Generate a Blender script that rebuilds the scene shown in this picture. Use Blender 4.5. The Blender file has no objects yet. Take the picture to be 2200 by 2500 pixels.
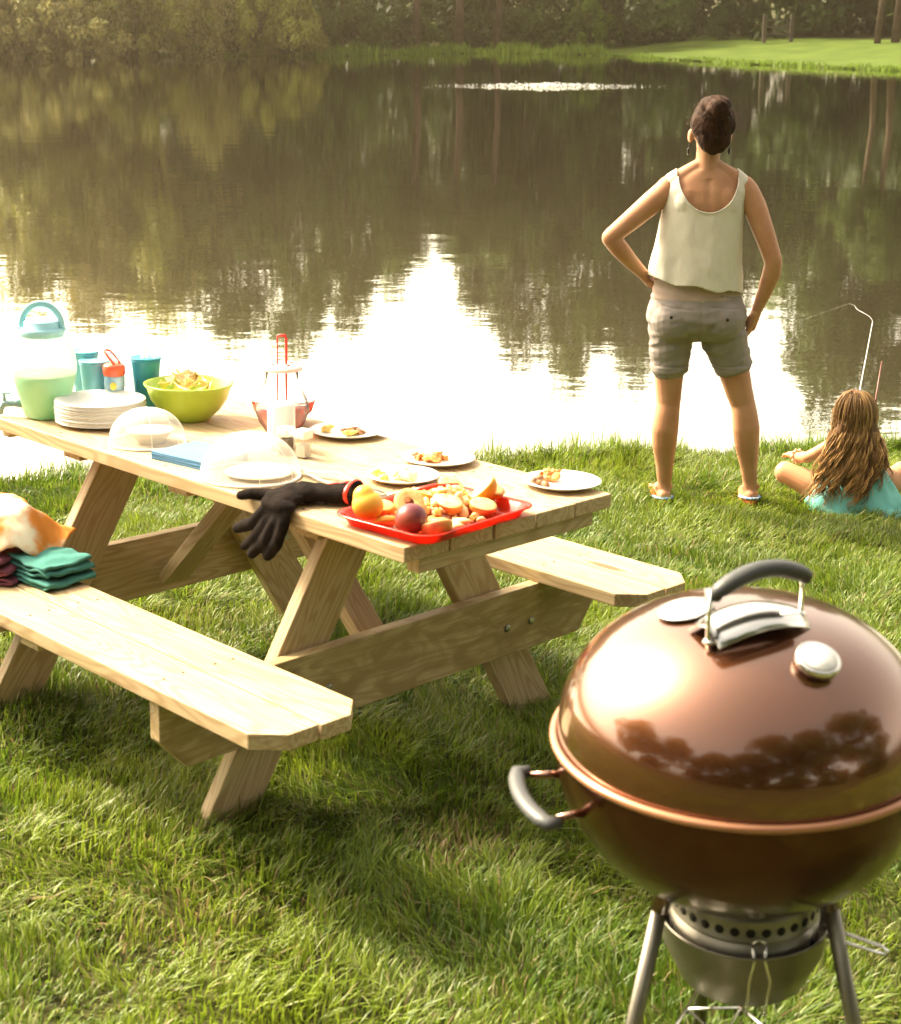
import bpy, bmesh, math, random
import numpy as np
from mathutils import Vector, Matrix, Euler, noise
from math import sin, cos, pi, radians, sqrt, atan, atan2, tan
random.seed(7)
RNG = np.random.default_rng(7)
S = bpy.context.scene
C = S.collection

# ------------------------------------------------------------------ camera, world, sun, exposure
F = 3764.4                                   # focal length in photo pixels (2200 wide)
H = 1.72
PW = atan((1250 - 30) / F)                   # pitch against the true horizon
cam = bpy.data.cameras.new('camera'); camo = bpy.data.objects.new('camera', cam); C.objects.link(camo)
camo.location = (0, 0, H); camo.rotation_euler = (pi/2 - PW, 0, 0)
cam.sensor_fit = 'HORIZONTAL'; cam.sensor_width = 36; cam.lens = F / 2200 * 36
cam.clip_start = .05; cam.clip_end = 2500
cam.dof.use_dof = True; cam.dof.focus_distance = 6.0; cam.dof.aperture_fstop = 8
S.camera = camo
SUN_EL = radians(43); SUN_AZ = radians(-57)  # from +Y towards +X
sd = Vector((sin(SUN_AZ)*cos(SUN_EL), cos(SUN_AZ)*cos(SUN_EL), sin(SUN_EL)))
W = bpy.data.worlds.new('World'); S.world = W; W.use_nodes = True
nt = W.node_tree; nt.nodes.clear()
sky = nt.nodes.new('ShaderNodeTexSky'); sky.sky_type = 'NISHITA'; sky.sun_disc = False
sky.sun_elevation = SUN_EL; sky.sun_rotation = SUN_AZ % (2*pi); sky.dust_density = 5; sky.air_density = 1.2
bw = nt.nodes.new('ShaderNodeRGBToBW'); mul = nt.nodes.new('ShaderNodeMix'); mul.data_type = 'RGBA'; mul.blend_type = 'MULTIPLY'
mul.inputs[0].default_value = 1; mul.inputs[7].default_value = (1.14, 1.0, .74, 1)
mx = nt.nodes.new('ShaderNodeMix'); mx.data_type = 'RGBA'; mx.inputs[0].default_value = .82
bg = nt.nodes.new('ShaderNodeBackground'); bg.inputs[1].default_value = .15
out = nt.nodes.new('ShaderNodeOutputWorld'); L = nt.links.new
L(sky.outputs[0], bw.inputs[0]); L(bw.outputs[0], mul.inputs[6]); L(sky.outputs[0], mx.inputs[6]); L(mul.outputs[2], mx.inputs[7])
L(mx.outputs[2], bg.inputs[0]); L(bg.outputs[0], out.inputs[0])
sl = bpy.data.lights.new('sun', 'SUN'); sl.energy = 2.3; sl.angle = radians(11); sl.color = (1, .86, .62)
so = bpy.data.objects.new('sun', sl); C.objects.link(so); so.rotation_euler = sd.to_track_quat('Z', 'Y').to_euler(); so.location = (-8, 6, 12)
S.view_settings.view_transform = 'Standard'; S.view_settings.look = 'None'; S.view_settings.gamma = 1
S.view_settings.exposure = 2.3
S.cycles.max_bounces = 8; S.cycles.transparent_max_bounces = 16; S.cycles.caustics_reflective = False; S.cycles.caustics_refractive = False
S.cycles.sample_clamp_indirect = 6

# lawn frame (tilts down to the pond) -> world
def rx(a): return Matrix.Rotation(a, 4, 'X')
def rz(a): return Matrix.Rotation(a, 4, 'Z')
RG = rx(pi/2 - .2709) @ rz(.0237)
RW = rx(pi/2 - PW)
ML = Matrix.Translation((0, 0, H)) @ RW @ RG.inverted() @ Matrix.Translation((0, 0, -H))
ML3 = np.array(ML.to_3x3()); MLt = np.array(ML.translation)
TYAW = -.776
MT = ML @ Matrix.Translation((-.095, 3.208, 0)) @ rz(TYAW)    # table frame: u along (near end u=0), v across, z up
ZT = .745; ZB = .427
WATER = -.62

# ------------------------------------------------------------------ materials
MATS = {}
def mat(name, c1, c2=None, rough=.5, scale=8, metal=0, detail=4, bump=0, bscale=60, trans=0, transl=0, spec=.5, sss=0, coat=0, alpha=1, stretch=(1, 1, 1), ior=1.45, lo=.35, hi=.65, emit=0):
    if name in MATS: return MATS[name]
    m = bpy.data.materials.new(name); m.use_nodes = True; t = m.node_tree; n = t.nodes; p = n['Principled BSDF']
    c2 = c2 or tuple(x*.82 for x in c1)
    tc = n.new('ShaderNodeTexCoord'); mp = n.new('ShaderNodeMapping'); mp.inputs['Scale'].default_value = stretch
    nz = n.new('ShaderNodeTexNoise'); nz.inputs['Scale'].default_value = scale; nz.inputs['Detail'].default_value = detail
    cr = n.new('ShaderNodeMapRange'); cr.inputs[1].default_value = lo; cr.inputs[2].default_value = hi
    mi = n.new('ShaderNodeMix'); mi.data_type = 'RGBA'; mi.inputs[6].default_value = (*c1, 1); mi.inputs[7].default_value = (*c2, 1)
    l = t.links.new
    l(tc.outputs['Object'], mp.inputs[0]); l(mp.outputs[0], nz.inputs[0]); l(nz.outputs[0], cr.inputs[0]); l(cr.outputs[0], mi.inputs[0]); l(mi.outputs[2], p.inputs['Base Color'])
    p.inputs['Roughness'].default_value = rough; p.inputs['Metallic'].default_value = metal; p.inputs['Specular IOR Level'].default_value = spec
    p.inputs['Transmission Weight'].default_value = trans; p.inputs['IOR'].default_value = ior; p.inputs['Alpha'].default_value = alpha
    p.inputs['Coat Weight'].default_value = coat; p.inputs['Coat Roughness'].default_value = .03
    if sss: p.inputs['Subsurface Weight'].default_value = sss; p.inputs['Subsurface Radius'].default_value = (.02, .008, .004); p.inputs['Subsurface Scale'].default_value = 1
    if bump:
        b = n.new('ShaderNodeBump'); b.inputs['Strength'].default_value = bump; b.inputs['Distance'].default_value = .004
        nb = n.new('ShaderNodeTexNoise'); nb.inputs['Scale'].default_value = bscale; nb.inputs['Detail'].default_value = 5
        l(mp.outputs[0], nb.inputs[0]); l(nb.outputs[0], b.inputs['Height']); l(b.outputs[0], p.inputs['Normal'])
    if transl:
        tr = n.new('ShaderNodeBsdfTranslucent'); ms = n.new('ShaderNodeMixShader'); ms.inputs[0].default_value = transl
        l(mi.outputs[2], tr.inputs[0]); l(p.outputs[0], ms.inputs[1]); l(tr.outputs[0], ms.inputs[2]); l(ms.outputs[0], n['Material Output'].inputs[0])
    MATS[name] = m; return m

def wood_mat(name='pine_wood', light=(.53, .405, .245), dark=(.33, .205, .095), blotched=0):
    if name in MATS: return MATS[name]
    m = bpy.data.materials.new(name); m.use_nodes = True; t = m.node_tree; n = t.nodes; l = t.links.new; p = n['Principled BSDF']
    at = n.new('ShaderNodeAttribute'); at.attribute_name = 'gco'
    def mapping(s):
        q = n.new('ShaderNodeMapping'); q.inputs['Scale'].default_value = s; l(at.outputs['Vector'], q.inputs[0]); return q
    def noisen(src, sc, det=4, dist=0):
        q = n.new('ShaderNodeTexNoise'); q.inputs['Scale'].default_value = sc; q.inputs['Detail'].default_value = det; q.inputs['Distortion'].default_value = dist; l(src.outputs[0], q.inputs[0]); return q
    def rng(src, a, b, c=0, d=1):
        q = n.new('ShaderNodeMapRange'); q.inputs[1].default_value = a; q.inputs[2].default_value = b; q.inputs[3].default_value = c; q.inputs[4].default_value = d; l(src, q.inputs[0]); return q
    def mathn(op, a, b=None, v=None):
        q = n.new('ShaderNodeMath'); q.operation = op; l(a, q.inputs[0])
        if b is not None: l(b, q.inputs[1])
        if v is not None: q.inputs[1].default_value = v
        return q
    def mixc(fac, a, b):
        q = n.new('ShaderNodeMix'); q.data_type = 'RGBA'; l(fac, q.inputs[0])
        for i, v in ((6, a), (7, b)):
            if isinstance(v, tuple): q.inputs[i].default_value = (*v, 1)
            else: l(v, q.inputs[i])
        return q
    fine = noisen(mapping((2.2, 150, 150)), 1, 3)
    broad = noisen(mapping((1.1, 9, 9)), 1, 2, .3)
    k = mathn('MULTIPLY', broad.outputs[0], v=110); sn = mathn('SINE', k.outputs[0]); ring = rng(sn.outputs[0], -.2, 1)
    a = mixc(rng(fine.outputs[0], .35, .7).outputs[0], light, tuple(.5*x+.5*y for x, y in zip(light, dark)))
    rm = mathn('MULTIPLY', ring.outputs[0], v=.62)
    b = mixc(rm.outputs[0], a.outputs[2], dark)
    vo = n.new('ShaderNodeTexVoronoi'); vo.inputs['Scale'].default_value = 1; l(mapping((2.0, 8.5, 8.5)).outputs[0], vo.inputs[0])
    sep = n.new('ShaderNodeSeparateColor'); l(vo.outputs['Color'], sep.inputs[0])
    sel = mathn('GREATER_THAN', sep.outputs[0], v=.50)
    kd = rng(vo.outputs['Distance'], .17, .09)
    kn = mathn('MULTIPLY', kd.outputs[0], sel.outputs[0])
    k2 = mathn('MULTIPLY', kn.outputs[0], v=.85)
    c = mixc(k2.outputs[0], b.outputs[2], (.13, .06, .025))
    col = c
    blot = noisen(mapping((4, 5, 5)), 1, 3)
    g = mixc(rng(blot.outputs[0], .45, .75, 0, .35).outputs[0], c.outputs[2], (.42, .33, .14)); col = g
    if blotched:
        st = noisen(mapping((9, 16, 16)), 1, 6, .8)  # noise blotches between a darker brown and the plain wood colour
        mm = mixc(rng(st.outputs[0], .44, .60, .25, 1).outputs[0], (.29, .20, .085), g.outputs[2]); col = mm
    l(col.outputs[2], p.inputs['Base Color']); p.inputs['Roughness'].default_value = .62; p.inputs['Specular IOR Level'].default_value = .3
    bp = n.new('ShaderNodeBump'); bp.inputs['Strength'].default_value = .35; bp.inputs['Distance'].default_value = .002; l(fine.outputs[0], bp.inputs['Height']); l(bp.outputs[0], p.inputs['Normal'])
    MATS[name] = m; return m

def attr_mat(name, base, rough=.6, transl=.4, spec=.3, hue=.0, mulc=1):
    """material whose colour is a per-blade / per-leaf colour attribute"""
    m = bpy.data.materials.new(name); m.use_nodes = True; t = m.node_tree; n = t.nodes; l = t.links.new; p = n['Principled BSDF']
    at = n.new('ShaderNodeAttribute'); at.attribute_name = 'col'
    mi = n.new('ShaderNodeMix'); mi.data_type = 'RGBA'; mi.blend_type = 'MULTIPLY'; mi.inputs[0].default_value = 1
    oi = n.new('ShaderNodeObjectInfo'); hv = n.new('ShaderNodeHueSaturation')
    mr = n.new('ShaderNodeMapRange'); mr.inputs[3].default_value = 1-hue; mr.inputs[4].default_value = 1+hue; l(oi.outputs['Random'], mr.inputs[0]); l(mr.outputs[0], hv.inputs['Value'])
    l(at.outputs['Color'], mi.inputs[6]); mi.inputs[7].default_value = (*base, 1); l(mi.outputs[2], hv.inputs['Color'])
    l(hv.outputs[0], p.inputs['Base Color']); p.inputs['Roughness'].default_value = rough; p.inputs['Specular IOR Level'].default_value = spec
    tr = n.new('ShaderNodeBsdfTranslucent'); ms = n.new('ShaderNodeMixShader'); ms.inputs[0].default_value = transl
    l(hv.outputs[0], tr.inputs[0]); l(p.outputs[0], ms.inputs[1]); l(tr.outputs[0], ms.inputs[2]); l(ms.outputs[0], n['Material Output'].inputs[0])
    return m

# ------------------------------------------------------------------ mesh helpers
def link(o, parent=None):
    C.objects.link(o)
    if parent is not None: o.parent = parent
    return o
def tag(o, label=None, cat=None, group=None, kind=None):
    if label: o['label'] = label
    if cat: o['category'] = cat
    if group: o['group'] = group
    if kind: o['kind'] = kind
    return o
def root(name, label, cat, M=None, group=None):
    o = bpy.data.objects.new(name, None); o.empty_display_size = .1; link(o)
    if M is not None: o.matrix_world = M
    return tag(o, label, cat, group)
def onT(u, v, z=ZT, a=0): return MT @ Matrix.Translation((u, v, z)) @ rz(a)
class B:
    """collects rings, boxes and tubes and links them as ONE mesh"""
    def __init__(s): s.v = []; s.f = []; s.g = []; s.smooth = []
    def add(s, vs, fs, smooth=True, g=None):
        k = len(s.v); s.v += [tuple(v) for v in vs]; s.f += [tuple(i+k for i in f) for f in fs]; s.smooth += [smooth]*len(fs)
        s.g += [tuple(x) for x in (g if g is not None else vs)]
        return s
    def box(s, c, d, R=None, smooth=False):
        vs = [Vector((sx*d[0]/2, sy*d[1]/2, sz*d[2]/2)) for sx in (-1, 1) for sy in (-1, 1) for sz in (-1, 1)]
        g = [tuple(v) for v in vs]
        if R is not None: vs = [R @ v for v in vs]
        vs = [v + Vector(c) for v in vs]
        return s.add(vs, [(0, 1, 3, 2), (4, 6, 7, 5), (0, 4, 5, 1), (2, 3, 7, 6), (0, 2, 6, 4), (1, 5, 7, 3)], smooth, g)
    def board(s, p0, ax, wd, outline, th):
        """lumber: outline = (along, across) points; p0 origin, ax along, wd across; thickness th along normal"""
        ax = Vector(ax).normalized(); wd = Vector(wd).normalized(); nn = ax.cross(wd).normalized(); p0 = Vector(p0)
        sy = random.uniform(-40, 40); sx = random.uniform(0, 9); n = len(outline)
        vs = []; g = []
        for k in (0, th):
            for a, b in outline: vs.append(p0 + ax*a + wd*b + nn*k); g.append((a+sx, b+sy, k+sy*1.7))
        fs = [tuple(range(n))[::-1], tuple(range(n, 2*n))] + [(i, (i+1) % n, n+(i+1) % n, n+i) for i in range(n)]
        return s.add(vs, fs, False, g)
    def lathe(s, prof, n=40, c=(0, 0, 0), sx=1, sy=1, smooth=True, ang=None, ripple=0, rk=8):
        vs = []; fs = []; m = len(prof)
        for r, z in prof:
            for i in range(n):
                a = 2*pi*i/n; rr = r*(1+ripple*cos(a*rk)); vs.append((c[0]+rr*cos(a)*sx, c[1]+rr*sin(a)*sy, c[2]+z))
        for j in range(m-1):
            for i in range(n):
                fs.append((j*n+i, j*n+(i+1) % n, (j+1)*n+(i+1) % n, (j+1)*n+i))
        if prof[0][0] > 1e-6: fs.append(tuple(range(n))[::-1])
        if prof[-1][0] > 1e-6: fs.append(tuple(range((m-1)*n, m*n)))
        return s.add(vs, fs, smooth)
    def shell(s, prof, n=40, c=(0, 0, 0), **k):
        return s.lathe(prof, n, c, **k)
    def tube(s, pts, r, n=8, caps=True, smooth=True, flat=1, up=None):
        pts = [Vector(p) for p in pts]; m = len(pts); rs = r if isinstance(r, (list, tuple)) else [r]*m
        vs = []; prev = None
        for i, p in enumerate(pts):
            t = (pts[min(i+1, m-1)] - pts[max(i-1, 0)])
            t = t.normalized() if t.length > 1e-9 else Vector((0, 0, 1))
            if prev is None:
                a = Vector(up) if up else (Vector((0, 0, 1)) if abs(t.z) < .9 else Vector((1, 0, 0)))
                x = t.cross(a).normalized()
            else:
                x = (prev - t*prev.dot(t)); x = x.normalized() if x.length > 1e-6 else t.orthogonal().normalized()
            prev = x; y = t.cross(x)
            for k in range(n):
                a = 2*pi*k/n; vs.append(p + (x*cos(a) + y*sin(a)*flat)*rs[i])
        fs = [(i*n+k, i*n+(k+1) % n, (i+1)*n+(k+1) % n, (i+1)*n+k) for i in range(m-1) for k in range(n)]
        if caps: fs += [tuple(range(n))[::-1], tuple(range((m-1)*n, m*n))]
        return s.add(vs, fs, smooth)
    def ball(s, c, r, n=12, R=None):
        r = r if isinstance(r, (tuple, list)) else (r, r, r)
        vs = [Vector((0, 0, -r[2]))]; m = n//2+1
        for j in range(1, m):
            t = -pi/2 + pi*j/m
            for i in range(n): vs.append(Vector((r[0]*cos(t)*cos(2*pi*i/n), r[1]*cos(t)*sin(2*pi*i/n), r[2]*sin(t))))
        vs.append(Vector((0, 0, r[2]))); e = len(vs)-1
        fs = [(0, 1+(i+1) % n, 1+i) for i in range(n)]
        for j in range(m-2):
            for i in range(n): a = 1+j*n; fs.append((a+i, a+(i+1) % n, a+n+(i+1) % n, a+n+i))
        a = 1+(m-2)*n; fs += [(a+i, a+(i+1) % n, e) for i in range(n)]
        if R is not None: vs = [R @ v for v in vs]
        return s.add([v + Vector(c) for v in vs], fs)
    def cone(s, p0, p1, r0, r1, n=20):
        """rounded limb segment with closed ends, for remeshing"""
        s.tube([p0, p1], [r0, r1], n); s.ball(p0, r0, 14); s.ball(p1, r1, 14); return s
    def limb(s, pts, rs, n=18):
        for i in range(len(pts)-1): s.cone(pts[i], pts[i+1], rs[i], rs[i+1], n)
        return s
    def rings(s, rr, n=36, e=2.2):
        """closed body of superellipse rings (z, cx, cy, a, b)"""
        vs = []
        for z, cx, cy, a, b in rr:
            for k in range(n):
                t = 2*pi*k/n; ct, st = cos(t), sin(t)
                vs.append((cx + a*math.copysign(abs(ct)**(2/e), ct), cy + b*math.copysign(abs(st)**(2/e), st), z))
        m = len(rr)
        fs = [(i*n+k, i*n+(k+1) % n, (i+1)*n+(k+1) % n, (i+1)*n+k) for i in range(m-1) for k in range(n)] + [tuple(range(n))[::-1], tuple(range((m-1)*n, m*n))]
        return s.add(vs, fs)
    def mesh(s, name):
        me = bpy.data.meshes.new(name); me.from_pydata(s.v, [], s.f); me.update()
        me.polygons.foreach_set('use_smooth', s.smooth)
        at = me.attributes.new('gco', 'FLOAT_VECTOR', 'POINT'); at.data.foreach_set('vector', np.array(s.g, dtype=np.float32).ravel())
        return me
    def build(s, name, m, parent=None, bevel=0, sub=0, solid=0, auto=False):
        o = bpy.data.objects.new(name, s.mesh(name)); link(o, parent); o.data.materials.append(m)
        if solid: q = o.modifiers.new('solid', 'SOLIDIFY'); q.thickness = solid; q.offset = -1
        if bevel: q = o.modifiers.new('bevel', 'BEVEL'); q.width = bevel; q.segments = 2; q.limit_method = 'ANGLE'
        if sub: q = o.modifiers.new('sub', 'SUBSURF'); q.levels = sub; q.render_levels = sub
        return o
def remesh(b, name, m, parent=None, vox=.005, smooth=6, disp=None, keep=None, colf=None):
    """grow one continuous surface over the collected pieces"""
    me = b.mesh(name); o = bpy.data.objects.new(name, me); C.objects.link(o)
    r = o.modifiers.new('r', 'REMESH'); r.mode = 'VOXEL'; r.voxel_size = vox; r.use_smooth_shade = True
    if smooth: q = o.modifiers.new('s', 'SMOOTH'); q.factor = .5; q.iterations = smooth
    dg = bpy.context.evaluated_depsgraph_get(); ev = o.evaluated_get(dg); nm = bpy.data.meshes.new_from_object(ev)
    bpy.data.objects.remove(o); bpy.data.meshes.remove(me); nm.name = name
    if keep or disp:
        bm = bmesh.new(); bm.from_mesh(nm)
        if keep:
            bad = [f for f in bm.faces if not keep(f.calc_center_median(), f.normal)]
            bmesh.ops.delete(bm, geom=bad, context='FACES')
            for _ in range(3):
                bv = [v for v in bm.verts if v.is_boundary]; new = {}
                for v in bv:
                    nb = [e.other_vert(v).co for e in v.link_edges if e.is_boundary]
                    if len(nb) == 2: new[v] = v.co*.4 + (nb[0]+nb[1])*.3
                for v, c in new.items(): v.co = c
        if disp:
            bm.normal_update()
            mv = [(v, disp(v.co, v.normal)) for v in bm.verts]
            for v, d in mv: v.co += d if isinstance(d, Vector) else v.normal*d
        bm.to_mesh(nm); bm.free()
    nm.polygons.foreach_set('use_smooth', [True]*len(nm.polygons))
    o = bpy.data.objects.new(name, nm); link(o, parent)
    o.data.materials.clear(); o.data.materials.append(m)
    return o
def npmesh(name, V, FQ, FT=None, col=None):
    """big numpy mesh: quads FQ (n,4), tris FT (n,3), per-vertex colour"""
    me = bpy.data.meshes.new(name); V = np.asarray(V, np.float32)
    me.vertices.add(len(V)); me.vertices.foreach_set('co', V.ravel())
    idx = []; tot = []
    if FQ is not None and len(FQ): idx.append(np.asarray(FQ, np.int32).ravel()); tot.append(np.full(len(FQ), 4, np.int32))
    if FT is not None and len(FT): idx.append(np.asarray(FT, np.int32).ravel()); tot.append(np.full(len(FT), 3, np.int32))
    idx = np.concatenate(idx); tot = np.concatenate(tot); st = np.concatenate([[0], np.cumsum(tot)[:-1]]).astype(np.int32)
    me.loops.add(len(idx)); me.loops.foreach_set('vertex_index', idx)
    me.polygons.add(len(tot)); me.polygons.foreach_set('loop_start', st); me.polygons.foreach_set('loop_total', tot)
    if col is not None:
        a = me.color_attributes.new('col', 'FLOAT_COLOR', 'POINT'); cc = np.ones((len(V), 4), np.float32); cc[:, :3] = col; a.data.foreach_set('color', cc.ravel())
    me.update(calc_edges=True); me.validate(); return me
def vn(x, y, s, seed=0):
    """cheap smooth noise in about -1..1"""
    r = np.random.default_rng(seed); t = 0
    for k in range(5):
        a = r.uniform(0, 2*pi); f = r.uniform(.6, 1.6)/s; t = t + np.sin((x*cos(a)+y*sin(a))*f*2*pi/2 + r.uniform(0, 6.28) + 1.3*np.sin((y*cos(a)-x*sin(a))*f*2.1 + r.uniform(0, 6)))
    return t/3.2

# ------------------------------------------------------------------ ground, pond, far bank
NX = np.array([-400, -60, -20, -6, -1.96, -.89, .39, 1.63, 2.31, 6, 15, 60, 400]); NY = np.array([30, 12, 7.6, 6.75, 6.44, 6.43, 7.04, 7.38, 7.63, 8.3, 10, 16, 40])
FX = np.array([-400, -60, -45, -29.6, -22.2, -6.2, 2.3, 8.5, 10.8, 13.9, 17.5, 21.6, 29, 39, 60, 400]); FY = np.array([30, 36, 74, 86, 88, 90, 97, 92, 85, 76, 69, 62, 53, 44, 24, 40])
PN = ML3 @ np.array([0, 0, 1.]); PP = ML3 @ np.array([0, 0, 0.]) + MLt
def lawn_z(x, y): return PP[2] - (PN[0]*(x-PP[0]) + PN[1]*(y-PP[1]))/PN[2]
def sstep(a, b, x): t = np.clip((x-a)/(b-a), 0, 1); return t*t*(3-2*t)
def edge_wob(x): return .05*np.sin(x*3.1)+.04*np.sin(x*7.3+1)+.02*np.sin(x*17)
def ground_z(x, y):
    yn = np.interp(x, NX, NY) + edge_wob(x); yf = np.interp(x, FX, FY)
    near = np.clip(lawn_z(x, y), -1.2, 1.5) + .012*vn(x, y, .8, 3)
    d = y - yn
    zn = near - (near - (WATER-.12))*sstep(.02, .30, d) - .9*sstep(.3, 4, d)
    e = yf - y                                   # >0 inside the pond
    rise = WATER + .04 + 1.0*sstep(0, 34, -e) + 4*sstep(40, 200, -e)
    zf = np.where(e < 0, rise, WATER - .1 - .9*sstep(0, 3, e))
    return np.where(y < (yn+yf)/2, zn, zf)
gx = np.concatenate([[-400, -250, -150, -100, -75], np.arange(-60, -8, 1.5), np.arange(-8, 8, .12), np.arange(8, 60, 1.5), [75, 100, 150, 250, 400]])
gy = np.concatenate([[-300, -150, -80, -50], np.arange(-30, 0, 2.), np.arange(0, 10, .07), np.arange(10, 40, 2.), np.arange(40, 136, .9), [140, 170, 220, 300, 450, 700]])
X, Y = np.meshgrid(gx, gy); Z = ground_z(X, Y)
V = np.stack([X, Y, Z], -1).reshape(-1, 3); nx, ny = len(gx), len(gy)
I = np.arange(ny*nx).reshape(ny, nx); Q = np.stack([I[:-1, :-1], I[:-1, 1:], I[1:, 1:], I[1:, :-1]], -1).reshape(-1, 4)
me = npmesh('ground', V, Q); me.polygons.foreach_set('use_smooth', np.ones(len(me.polygons), bool))
go = link(bpy.data.objects.new('ground', me)); tag(go, kind='structure')
go.data.materials.append(mat('soil', (.060, .062, .018), (.035, .033, .012), .95, 5, bump=.4, bscale=30, spec=.1))
# mown lawn on the far right shore
lx = np.linspace(3.5, 60, 70); ly = np.linspace(0, 1, 40); LX, T = np.meshgrid(lx, ly)
L0 = np.interp(LX, FX, FY) + .15 + .2*np.sin(LX*1.3) + 1.2*np.clip(6-LX, 0, 3); L1 = L0 + np.clip((LX-3.0)*2.2, .2, 27); LY = L0 + (L1-L0)*T
V = np.stack([LX, LY, ground_z(LX, LY)+.03+.02*vn(LX, LY, 3, 9)], -1).reshape(-1, 3); I = np.arange(V.shape[0]).reshape(40, 70)
me = npmesh('far_lawn', V, np.stack([I[:-1, :-1], I[:-1, 1:], I[1:, 1:], I[1:, :-1]], -1).reshape(-1, 4))
fo = link(bpy.data.objects.new('far_lawn', me)); tag(fo, kind='structure')
fo.data.materials.append(mat('mown_grass', (.082, .120, .020), (.055, .086, .014), .9, .6, bump=.6, bscale=9, spec=.1, detail=8))
# pond water
wm = bpy.data.materials.new('pond_water'); wm.use_nodes = True; t = wm.node_tree; n = t.nodes; l = t.links.new; n.clear()
o_ = n.new('ShaderNodeOutputMaterial'); gl = n.new('ShaderNodeBsdfGlossy'); gl.inputs['Roughness'].default_value = .012; gl.inputs[0].default_value = (.98, .96, .88, 1)
df = n.new('ShaderNodeBsdfDiffuse'); df.inputs[0].default_value = (.030, .028, .010, 1); ms = n.new('ShaderNodeMixShader')
fr = n.new('ShaderNodeFresnel'); fr.inputs[0].default_value = 1.9; ad = n.new('ShaderNodeMath'); ad.operation = 'ADD'; ad.inputs[1].default_value = .42; ad.use_clamp = True
tc = n.new('ShaderNodeTexCoord')
def wn(sc, s, det=2):
    mp = n.new('ShaderNodeMapping'); mp.inputs['Scale'].default_value = s; q = n.new('ShaderNodeTexNoise'); q.inputs['Scale'].default_value = sc; q.inputs['Detail'].default_value = det
    l(tc.outputs['Object'], mp.inputs[0]); l(mp.outputs[0], q.inputs[0]); return q
a = wn(.9, (1, 1.6, 1), 3); b = wn(7, (1, 1.5, 1), 2)
b1 = n.new('ShaderNodeBump'); b1.inputs['Strength'].default_value = 1; b1.inputs['Distance'].default_value = .0030; l(a.outputs[0], b1.inputs['Height'])
b2 = n.new('ShaderNodeBump'); b2.inputs['Strength'].default_value = 1; b2.inputs['Distance'].default_value = .0005; l(b.outputs[0], b2.inputs['Height']); l(b1.outputs[0], b2.inputs['Normal'])
l(b2.outputs[0], gl.inputs['Normal']); l(fr.outputs[0], ad.inputs[0]); l(ad.outputs[0], ms.inputs[0]); l(df.outputs[0], ms.inputs[1]); l(gl.outputs[0], ms.inputs[2]); l(ms.outputs[0], o_.inputs[0])
wo = B().add([(-400, 5.9, WATER), (400, 5.9, WATER), (400, 140, WATER), (-400, 140, WATER)], [(0, 1, 2, 3)], False).build('water', wm); tag(wo, kind='structure')

# ------------------------------------------------------------------ trees and bushes of the far shore
def leaves(centers, n_each, r, size, rng, squash=.8, drop=0, zs=1):
    """small leaf-sized faces in clumps; each leaf gets its own colour value"""
    P = []; N = []; K = []
    for (c, cr) in centers:
        m = int(n_each*cr*cr/(r*r)); d = rng.normal(size=(m, 3)); d /= np.linalg.norm(d, axis=1)[:, None]
        q = rng.uniform(.45, 1.08, (m, 1))**.6; p = d*q*cr; p[:, 2] *= squash
        if drop: p[:, 2] -= drop*rng.uniform(0, 1, m)**2
        P.append(p+c); N.append(d); K.append(np.full(m, rng.uniform(.6, 1.35)))
    P = np.concatenate(P); N = np.concatenate(N); K = np.concatenate(K); m = len(P)
    nn = N + rng.normal(size=(m, 3))*.7 + [0, 0, .35]; nn /= np.linalg.norm(nn, axis=1)[:, None]
    a = np.cross(nn, rng.normal(size=(m, 3))); a /= np.linalg.norm(a, axis=1)[:, None]; b = np.cross(nn, a)
    s = size*rng.uniform(.6, 1.4, (m, 1)); a = a*s*[1, 1, zs]; b = b*s*.55*[1, 1, zs]
    V = np.stack([P-a, P+b*.9-a*.1, P+a, P-b*.9+a*.1], 1).reshape(-1, 3)
    k = (K*rng.uniform(.75, 1.25, m))[:, None]; y = rng.uniform(-.12, .12, (m, 1))
    col = np.clip(np.concatenate([k*(1+y), k, k*(1-y)], 1), 0, 2.2); col = np.repeat(col, 4, 0)
    return V, np.arange(4*m).reshape(m, 4), col
def make_crown(name, seed, n, size, nc, base, drop=0, wf=1., zs=1., rr=(.13, .27)):
    rng = np.random.default_rng(seed); cs = []
    for i in range(nc):
        while 1:
            p = rng.uniform(-1, 1, 3)
            if .3 < np.linalg.norm(p) < 1: break
        p[2] = p[2]*.5+.5; w = (1-.6*max(0, p[2]-.5)/.5)*wf
        cs.append((np.array([p[0]*w, p[1]*w, base + p[2]*(1-base)*.93]), rng.uniform(*rr)))
    A = sqrt(sum(c[1]**2 for c in cs)/nc)
    # generated in unit space; z is scaled by the object, so leaves are built at unit size
    V, Q, col = leaves(cs, n/nc, A, size, rng, squash=.85*zs, drop=drop, zs=zs)
    return npmesh(name, V, Q, None, col), cs
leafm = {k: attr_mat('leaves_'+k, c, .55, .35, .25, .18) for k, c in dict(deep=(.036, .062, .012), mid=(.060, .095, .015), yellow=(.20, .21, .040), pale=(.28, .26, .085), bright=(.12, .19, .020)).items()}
bark = mat('bark', (.10, .075, .05), (.05, .038, .026), .9, 6, bump=.6, bscale=20, stretch=(1, 1, .2), spec=.1)
CR = [make_crown('crown', s, 15000, .036, 105, .14, wf=w, zs=.34, rr=(.13, .30)) for s, w in ((11, 1), (12, .9), (13, 1.05), (14, .95))]
BU = [make_crown('foliage', s, 7000, .05, 42, .0, drop=.05, zs=.75, rr=(.14, .26)) for s in (21, 22, 23)]
WI = make_crown('crown', 31, 9000, .030, 60, .1, drop=.5, zs=.5)
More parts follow.
